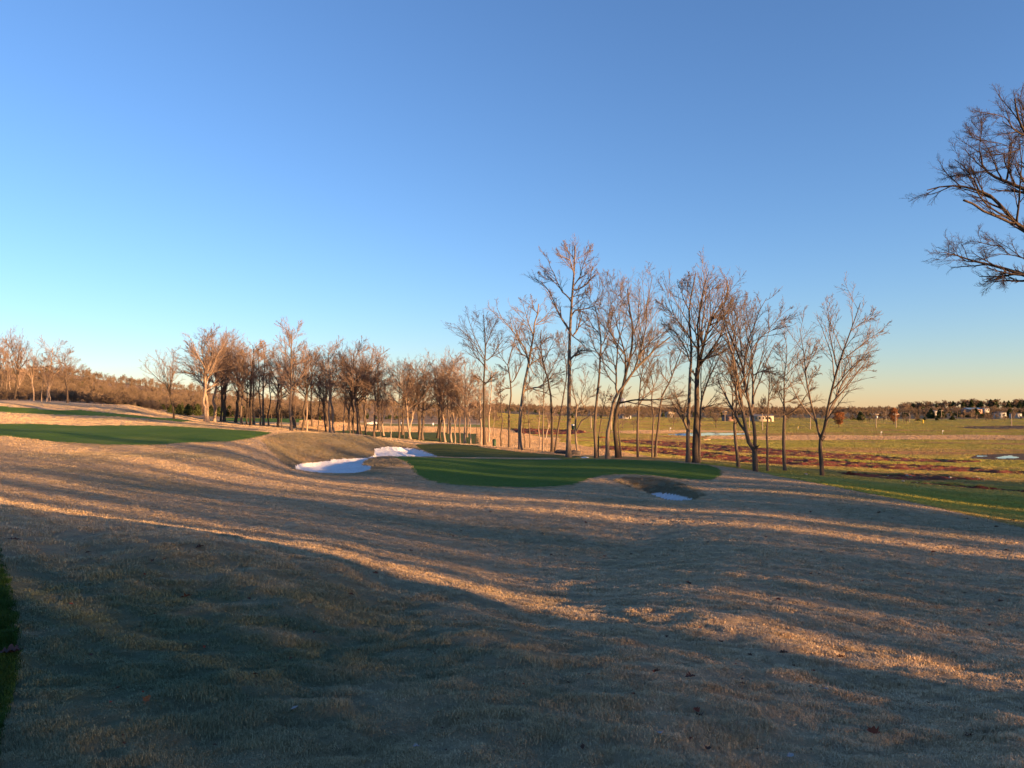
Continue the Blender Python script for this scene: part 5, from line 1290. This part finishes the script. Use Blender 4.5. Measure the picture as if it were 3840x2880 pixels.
# flagsticks, yellow posts
FLAGS = [(881,435.8,431.6,'white','thin flagstick on the far green left of centre of the right field'),(942.5,434.6,431.6,'white','flagstick with bright white flag on the far green'),(798,430,426.8,'yellow','flagstick with yellow flag beside the pale slanting pole'),(670,431.6,428.6,'white','flagstick with white flag left of the pond')]
for px, b_, t_, c, lab in FLAGS:
    p = ground_at(px, b_, 180); h = max((b_ - t_) / FOC * p[1], 1.2)
    root = empty('flagstick', p); tag(root, lab, 'flagstick', 'flagsticks of the far greens')
    part('stick', root, 'paint_white', bar((0, 0, -.2), (0, 0, h), .03)); 
    xs = np.linspace(0, .4, 6)
    v = np.concatenate([np.stack([xs, .05 * np.sin(xs * 9), np.full(6, h)], -1), np.stack([xs, .05 * np.sin(xs * 9), np.full(6, h - .26)], -1)])
    link('flag', mesh_np('flag', v, [(i, i + 1, i + 7, i + 6) for i in range(5)]), root, MAT['flag_white' if c == 'white' else 'yellow_paint'])
p = ground_at(923, 423.2, 300); k = p[1] / FOC
root = empty('marker_post', p); tag(root, 'bright yellow post standing on the far fairway', 'post')
part('post', root, 'yellow_paint', cyl(0, 0, -.2, 2.4 * k, .55 * k, S=10)); part('cap', root, 'yellow_paint', cyl(0, 0, 2.4 * k, 3.6 * k, .8 * k, .3 * k, S=10))

# ------------------------------------------------------------------ fallen leaves
def leaf_mesh(seed, lobes=True):
    rs = np.random.default_rng(seed)
    n = 11
    t = np.linspace(0, 1, n)
    w = .30 * np.sin(np.pi * t ** .8) * (1 + (.35 * np.sin(t * 24 + seed) if lobes else 0)); w[0] = .015; w[-1] = .004
    curl = rs.uniform(.5, 1.6); bend = rs.uniform(.2, .8)
    rows = []
    for j, s in enumerate((-1, -.5, 0, .5, 1)):
        y = s * w
        z = .12 + curl * (y ** 2) * 1.6 + bend * (t - .5) ** 2 * .6 + .02 * rs.normal(size=n)
        rows.append(np.stack([t - .5, y, z], -1))
    v = np.array(rows).reshape(-1, 3)
    q = [(a * n + i, a * n + i + 1, (a + 1) * n + i + 1, (a + 1) * n + i) for a in range(4) for i in range(n - 1)]
    st = tubes(np.array([[[-.5, 0, v[2 * n][2]], [-.62, .01, v[2 * n][2] + .02], [-.75, .02, v[2 * n][2]]]]), np.array([[.012, .011, .01]]), 4)
    return joined([(v, np.array(q)), st])
LEAF_MESHES = {}
def leaf(px, py, size_px, mat, label, i, group=None):
    p = ground_at(px, py, 2.0, 40); k = np.linalg.norm(p) / FOC
    s = size_px * k
    key = (i % 5, mat)
    if key not in LEAF_MESHES:
        me = mesh_np('fallen_leaf', *leaf_mesh(40 + i % 5)); me.materials.append(MAT[mat]); LEAF_MESHES[key] = me
    o = link('fallen_leaf', LEAF_MESHES[key]); o.location = p + np.array([0, 0, .012]); o.scale = (s, s, s)
    o.rotation_euler = (rs_row.uniform(-.35, .35), rs_row.uniform(-.35, .35), rs_row.uniform(0, 6.28))
    tag(o, label, 'leaf', group)
NAMED = [(148,706,11,'leaf_orange','bright orange leaf curled in the turf near the lower left'),(9,659.5,17,'leaf_purple','large dull purple leaf on the green collar at the left edge'),(187,596,11,'leaf_brown','dark slim curled leaf in the middle of the near mound'),
 (200,549.5,9,'leaf_brown','dark upright leaf on the sunlit streak edge left of centre'),(13,542.5,10,'leaf_brown','brown leaf at the left edge above the green collar'),(376,574.6,7,'leaf_red','reddish leaf on the sunlit streak left of centre'),
 (697,711.5,10,'leaf_red','red-brown leaf on the near crest, upper of two close together'),(699,718,11,'leaf_brown','dark brown leaf just below the red-brown one on the near crest'),(658.5,741.5,13,'leaf_pale','pale and dark curled leaf near the bottom, right of centre'),
 (790,759.5,9,'leaf_pale','white leaf lying at the bottom edge right of centre'),(784,658.8,9,'leaf_brown','brown leaf at the lower edge of the long sunlit streak'),(840.5,660.6,9,'leaf_brown','rounded brown leaf on the long sunlit streak at right'),
 (656,673.4,9,'leaf_brown','brown leaf standing in the shade below the sunlit streak'),(690,680.5,13,'leaf_brown','wide dark leaf in the shade below the sunlit streak'),(778.5,600.2,6,'leaf_red','small orange-red leaf alone in the wide shaded fairway'),
 (875,735,15,'leaf_red','broad reddish leaf at the lower right'),(583,751.5,8,'leaf_brown','small dark leaf at the bottom just left of the pale curled leaf'),(708,750,11,'leaf_brown','long dark leaf right of the pale curled leaf at the bottom'),
 (416.5,750.5,8,'leaf_pale','small pale leaf in the hollow at the bottom centre-left'),(295,715.5,7,'leaf_pale','pale leaf with dark hollow low on the near mound'),(568,681.5,8,'leaf_brown','dark leaf by the near crest line left of centre'),
 (720.5,640.5,7,'leaf_brown','thin dark leaf in the shade above the wide one'),(970,736,9,'leaf_brown','dark leaf near the lower right corner'),(826,694.8,6,'leaf_pale','pale sliver of a leaf in the right foreground shade')]
for i, (px, py, sz, mt, lab) in enumerate(NAMED): leaf(px, py, sz, mt, lab, i)
rs = np.random.default_rng(91)
for i in range(150):
    py = 512 + 250 * rs.random() ** 1.4; px = rs.uniform(60, 1020)
    if py < 540 and px < 300: continue
    leaf(px, py, rs.uniform(2.5, 5.5), ['leaf_brown', 'leaf_brown', 'leaf_brown', 'leaf_red'][rs.integers(0, 4)], 'small dark fallen leaf scattered over the dormant fairway', i, 'small leaves scattered over the fairway')

# ------------------------------------------------------------------ turf blades near the viewer
def blade_mat(name, green=False):
    m, nt, b = new_mat(name)
    if green: col = n_mix(nt, n_ramp(nt, n_noise(nt, 3.0, 4, .6), .35, .65), (0.022, 0.062, 0.008), (0.04, 0.085, 0.014))
    else: col = turf_colour(nt)
    oi = nt.nodes.new('ShaderNodeObjectInfo')
    mr = nt.nodes.new('ShaderNodeMapRange'); mr.inputs[3].default_value, mr.inputs[4].default_value = .72, 1.25
    nt.links.new(oi.outputs['Random'], mr.inputs[0])
    sc_ = nt.nodes.new('ShaderNodeVectorMath'); sc_.operation = 'SCALE'
    nt.links.new(col, sc_.inputs[0]); nt.links.new(mr.outputs[0], sc_.inputs['Scale'])
    nt.links.new(sc_.outputs[0], b.inputs['Base Color'])
    b.inputs['Roughness'].default_value = .8
    return m
MAT['blade'] = blade_mat('straw_blades'); MAT['blade_green'] = blade_mat('green_blades', True)
def tuft(seed, n=16, h=.017, spread=.028, wid=.0015, mat='blade', lean=.9):
    rs = np.random.default_rng(seed)
    v, q = [], []
    for j in range(n):
        a = rs.uniform(0, 6.28); r = spread * math.sqrt(rs.random())
        b = np.array([r * math.cos(a), r * math.sin(a), -.004])
        d = rs.uniform(0, 6.28); L = h * rs.uniform(.55, 1.25); ln = rs.uniform(.25, 1) * lean
        o_ = np.array([math.cos(d), math.sin(d), 0]); sd_ = np.array([-o_[1], o_[0], 0]) * wid
        p1 = b + np.array([0, 0, L * .55]) + o_ * L * .25 * ln; p2 = b + np.array([0, 0, L * (1 - .45 * ln)]) + o_ * L * .8 * ln
        k = len(v); v += [b - sd_, b + sd_, p1 + sd_ * .8, p1 - sd_ * .8, p2 + sd_ * .2, p2 - sd_ * .2]
        q += [(k, k + 1, k + 2, k + 3), (k + 3, k + 2, k + 4, k + 5)]
    me = mesh_np('tuft', np.array(v), np.array(q)); me.materials.append(MAT[mat])
    return bpy.data.objects.new('tuft', me)
rs = np.random.default_rng(99)
n = 300000
r_ = np.exp(rs.uniform(math.log(2.7), math.log(150), n)); a_ = np.radians(rs.uniform(-36.5, 36.5, n))
x_, y_ = r_ * np.sin(a_), r_ * np.cos(a_)
z_ = full_height(x_, y_)
px_, py_, dp_ = project(x_, y_, z_)
fr = in_poly(px_, py_, FRINGE) & (dp_ < 9)
face = (r_ > 36) & (r_ < 100) & (in_poly(px_, py_, FACE_1) | in_poly(px_, py_, FACE_2) | in_poly(px_, py_, FACE_3))
bad = face | (dp_ > 165) | (r_ > 60) & (in_poly(px_, py_, BANK) | in_poly(px_, py_, BACK_GREEN) | in_poly(px_, py_, STRIP) | in_poly(px_, py_, STRIP_2) | (px_ > 560)) | in_poly(px_, py_, GREEN_1) | in_poly(px_, py_, GREEN_2) | in_poly(px_, py_, SAND_1) | in_poly(px_, py_, SAND_2) | ((px_ > 700) & (py_ < np.interp(px_, *np.array(FIELD_EDGE).T)))
thin = vnoise(x_ / .21 + 3, y_ / .14) + .5 * vnoise(x_ / .09, y_ / .07)
k_ = ~fr & ~bad & ~((thin < -.10) & (r_ < 22) & (rs.random(n) < .75))
x, y, z, r = x_[k_], y_[k_], z_[k_], r_[k_]
hs = np.clip(1.1 + 1.3 * vnoise(x / .3, y / .22) + 1.2 * vnoise(x / .21 + 3, y / .14), .4, 2.2) * np.clip((r / 4) ** .25, .85, 2.2) * np.clip(r / 55, 1, 2.4)
ws = np.clip((r / 4) ** .8, .7, 9)
o = gn_scatter('turf_blades', np.stack([x, y, z], -1), np.stack([0 * x, 0 * x, rs.uniform(0, 6.28, len(x))], -1), np.stack([ws, ws, hs], -1), rs.integers(0, 4, len(x)), [tuft(1), tuft(2), tuft(3, lean=1.2), tuft(4, h=.021, lean=.8)])
tag(o, 'fine straw-coloured blades of the dormant turf', 'grass', kind='stuff')
MAT['blade_face'] = ground_mat('bunker_face_blades', (0.42, 0.335, 0.20), (0.31, 0.27, 0.165), (0.52, 0.37, 0.21), scales=(0.8, 4.0), bump=None, c3_scale=0.5, c3_range=(0.52, 0.7))
nf = 60000
rf = np.exp(rs.uniform(math.log(36), math.log(98), nf)); af = np.arctan((rs.uniform(258, 710, nf) - 512) / FOC)
xf, yf = rf * np.sin(af), rf * np.cos(af); zf = full_height(xf, yf); pa, pb, dp = project(xf, yf, zf)
kf = (in_poly(pa, pb, FACE_1) | in_poly(pa, pb, FACE_2) | in_poly(pa, pb, FACE_3)) & ~in_poly(pa, pb, SAND_1) & ~in_poly(pa, pb, SAND_2)
xf, yf, zf = xf[kf], yf[kf], zf[kf]
o = gn_scatter('face_blades', np.stack([xf, yf, zf], -1), np.stack([0 * xf, 0 * xf, rs.uniform(0, 6.28, len(xf))], -1), np.stack([np.full(len(xf), 4.0), np.full(len(xf), 4.0), rs.uniform(.8, 1.8, len(xf))], -1), rs.integers(0, 2, len(xf)), [tuft(31, h=.06, mat='blade_face'), tuft(32, h=.07, mat='blade_face')])
tag(o, 'longer olive-grey grass blades on the bunker faces', 'grass', kind='stuff')
n = 16000
px_ = rs.uniform(-120, 30, n); py_ = rs.uniform(540, 790, n)
k_ = in_poly(px_ - np.abs(rs.normal(size=n)) * 1.5, py_, FRINGE)
P = []
for a, b in zip(px_[k_], py_[k_]):
    d = ray(a, b); Yq = (EYE - 0.12) / -d[2]
    P.append((d[0] * Yq, Yq))
P = np.array(P); zz = full_height(P[:, 0], P[:, 1])
o = gn_scatter('collar_blades', np.stack([P[:, 0], P[:, 1], zz], -1), np.stack([0 * zz, 0 * zz, rs.uniform(0, 6.28, len(zz))], -1), np.ones((len(zz), 3)) * 1.1, rs.integers(0, 2, len(zz)), [tuft(11, h=.03, mat='blade_green'), tuft(12, h=.036, mat='blade_green')])
tag(o, 'green grass blades of the collar at the lower left edge', 'grass', kind='stuff')
# grass of the olive field
MAT['blade_field'] = ground_mat('field_blades', (0.46, 0.42, 0.075), (0.60, 0.47, 0.13), (0.50, 0.30, 0.13), scales=(0.10, 0.8), bump=None, c3_scale=0.045, c3_range=(0.5, 0.64), stretch=(0.5, 1.3, 1, 0.25))
n = 190000
Y_ = np.exp(rs.uniform(math.log(27), math.log(620), n)); px_ = rs.uniform(490, 1120, n)
x_ = (px_ - 512) / FOC * Y_; z_ = full_height(x_, Y_)
pa, pb, dp_ = project(x_, Y_, z_)
bad = (pa > 700) & (pb > np.interp(pa, *np.array(FIELD_EDGE).T)) | (pa <= 560) & (Y_ < 165) | (pa <= 700) & ((Y_ < 64) | in_poly(pa, pb, GREEN_1) | in_poly(pa, pb, BANK)) | in_poly(pa, pb, BACK_TAN) | in_poly(pa, pb, TAN_STRIPE) | in_poly(pa, pb, FAR_TAN) | in_poly(pa, pb, POND) | in_poly(pa, pb, MUD)
for pl in SOIL_STRIPS: bad |= in_poly(pa, pb, pl) & (rs.random(n) > .06)
x, y, z, r = x_[~bad], Y_[~bad], z_[~bad], Y_[~bad]
ws = np.clip((r / 30) ** .9, .9, 8) * 2.2
o = gn_scatter('field_blades', np.stack([x, y, z], -1), np.stack([0 * x, 0 * x, rs.uniform(0, 6.28, len(x))], -1), np.stack([ws, ws, rs.uniform(.7, 1.7, len(x)) * np.clip(r / 60, 1, 1.5) * np.clip(r / 200, 1, 2)], -1), rs.integers(0, 2, len(x)), [tuft(21, h=.055, spread=.05, wid=.003, mat='blade_field'), tuft(22, h=.06, spread=.05, wid=.003, mat='blade_field')])
tag(o, 'short olive grass of the field below the grove', 'grass', kind='stuff')
MAT['blade_tan'] = ground_mat('dry_fairway_blades', (0.66, 0.45, 0.24), (0.74, 0.52, 0.30), scales=(0.15, 1.2), bump=None)
n = 150000
Y_ = np.exp(rs.uniform(math.log(74), math.log(420), n)); px_ = rs.uniform(300, 1110, n)
x_ = (px_ - 512) / FOC * Y_; z_ = full_height(x_, Y_)
pa, pb, dp_ = project(x_, Y_, z_)
ok = (in_poly(pa, pb, BACK_TAN) & (Y_ < 330)) | (in_poly(pa, pb, TAN_STRIPE) & (Y_ > 120)) | (in_poly(pa, pb, FAR_TAN) & (Y_ > 150))
ok &= ~in_poly(pa, pb, POND)
for pl in SOIL_STRIPS: ok &= ~in_poly(pa, pb, pl)
x, y, z = x_[ok], Y_[ok], z_[ok]
ws = np.clip((y / 30) ** .9, .9, 9) * 2.2
o = gn_scatter('dry_fairway_blades', np.stack([x, y, z], -1), np.stack([0 * x, 0 * x, rs.uniform(0, 6.28, len(x))], -1), np.stack([ws, ws, rs.uniform(.7, 1.5, len(x)) * np.clip(y / 60, 1, 3)], -1), rs.integers(0, 2, len(x)), [tuft(41, h=.05, spread=.05, wid=.003, mat='blade_tan'), tuft(42, h=.055, spread=.05, wid=.003, mat='blade_tan')])
tag(o, 'short dry grass of the tan bands beyond the trees', 'grass', kind='stuff')
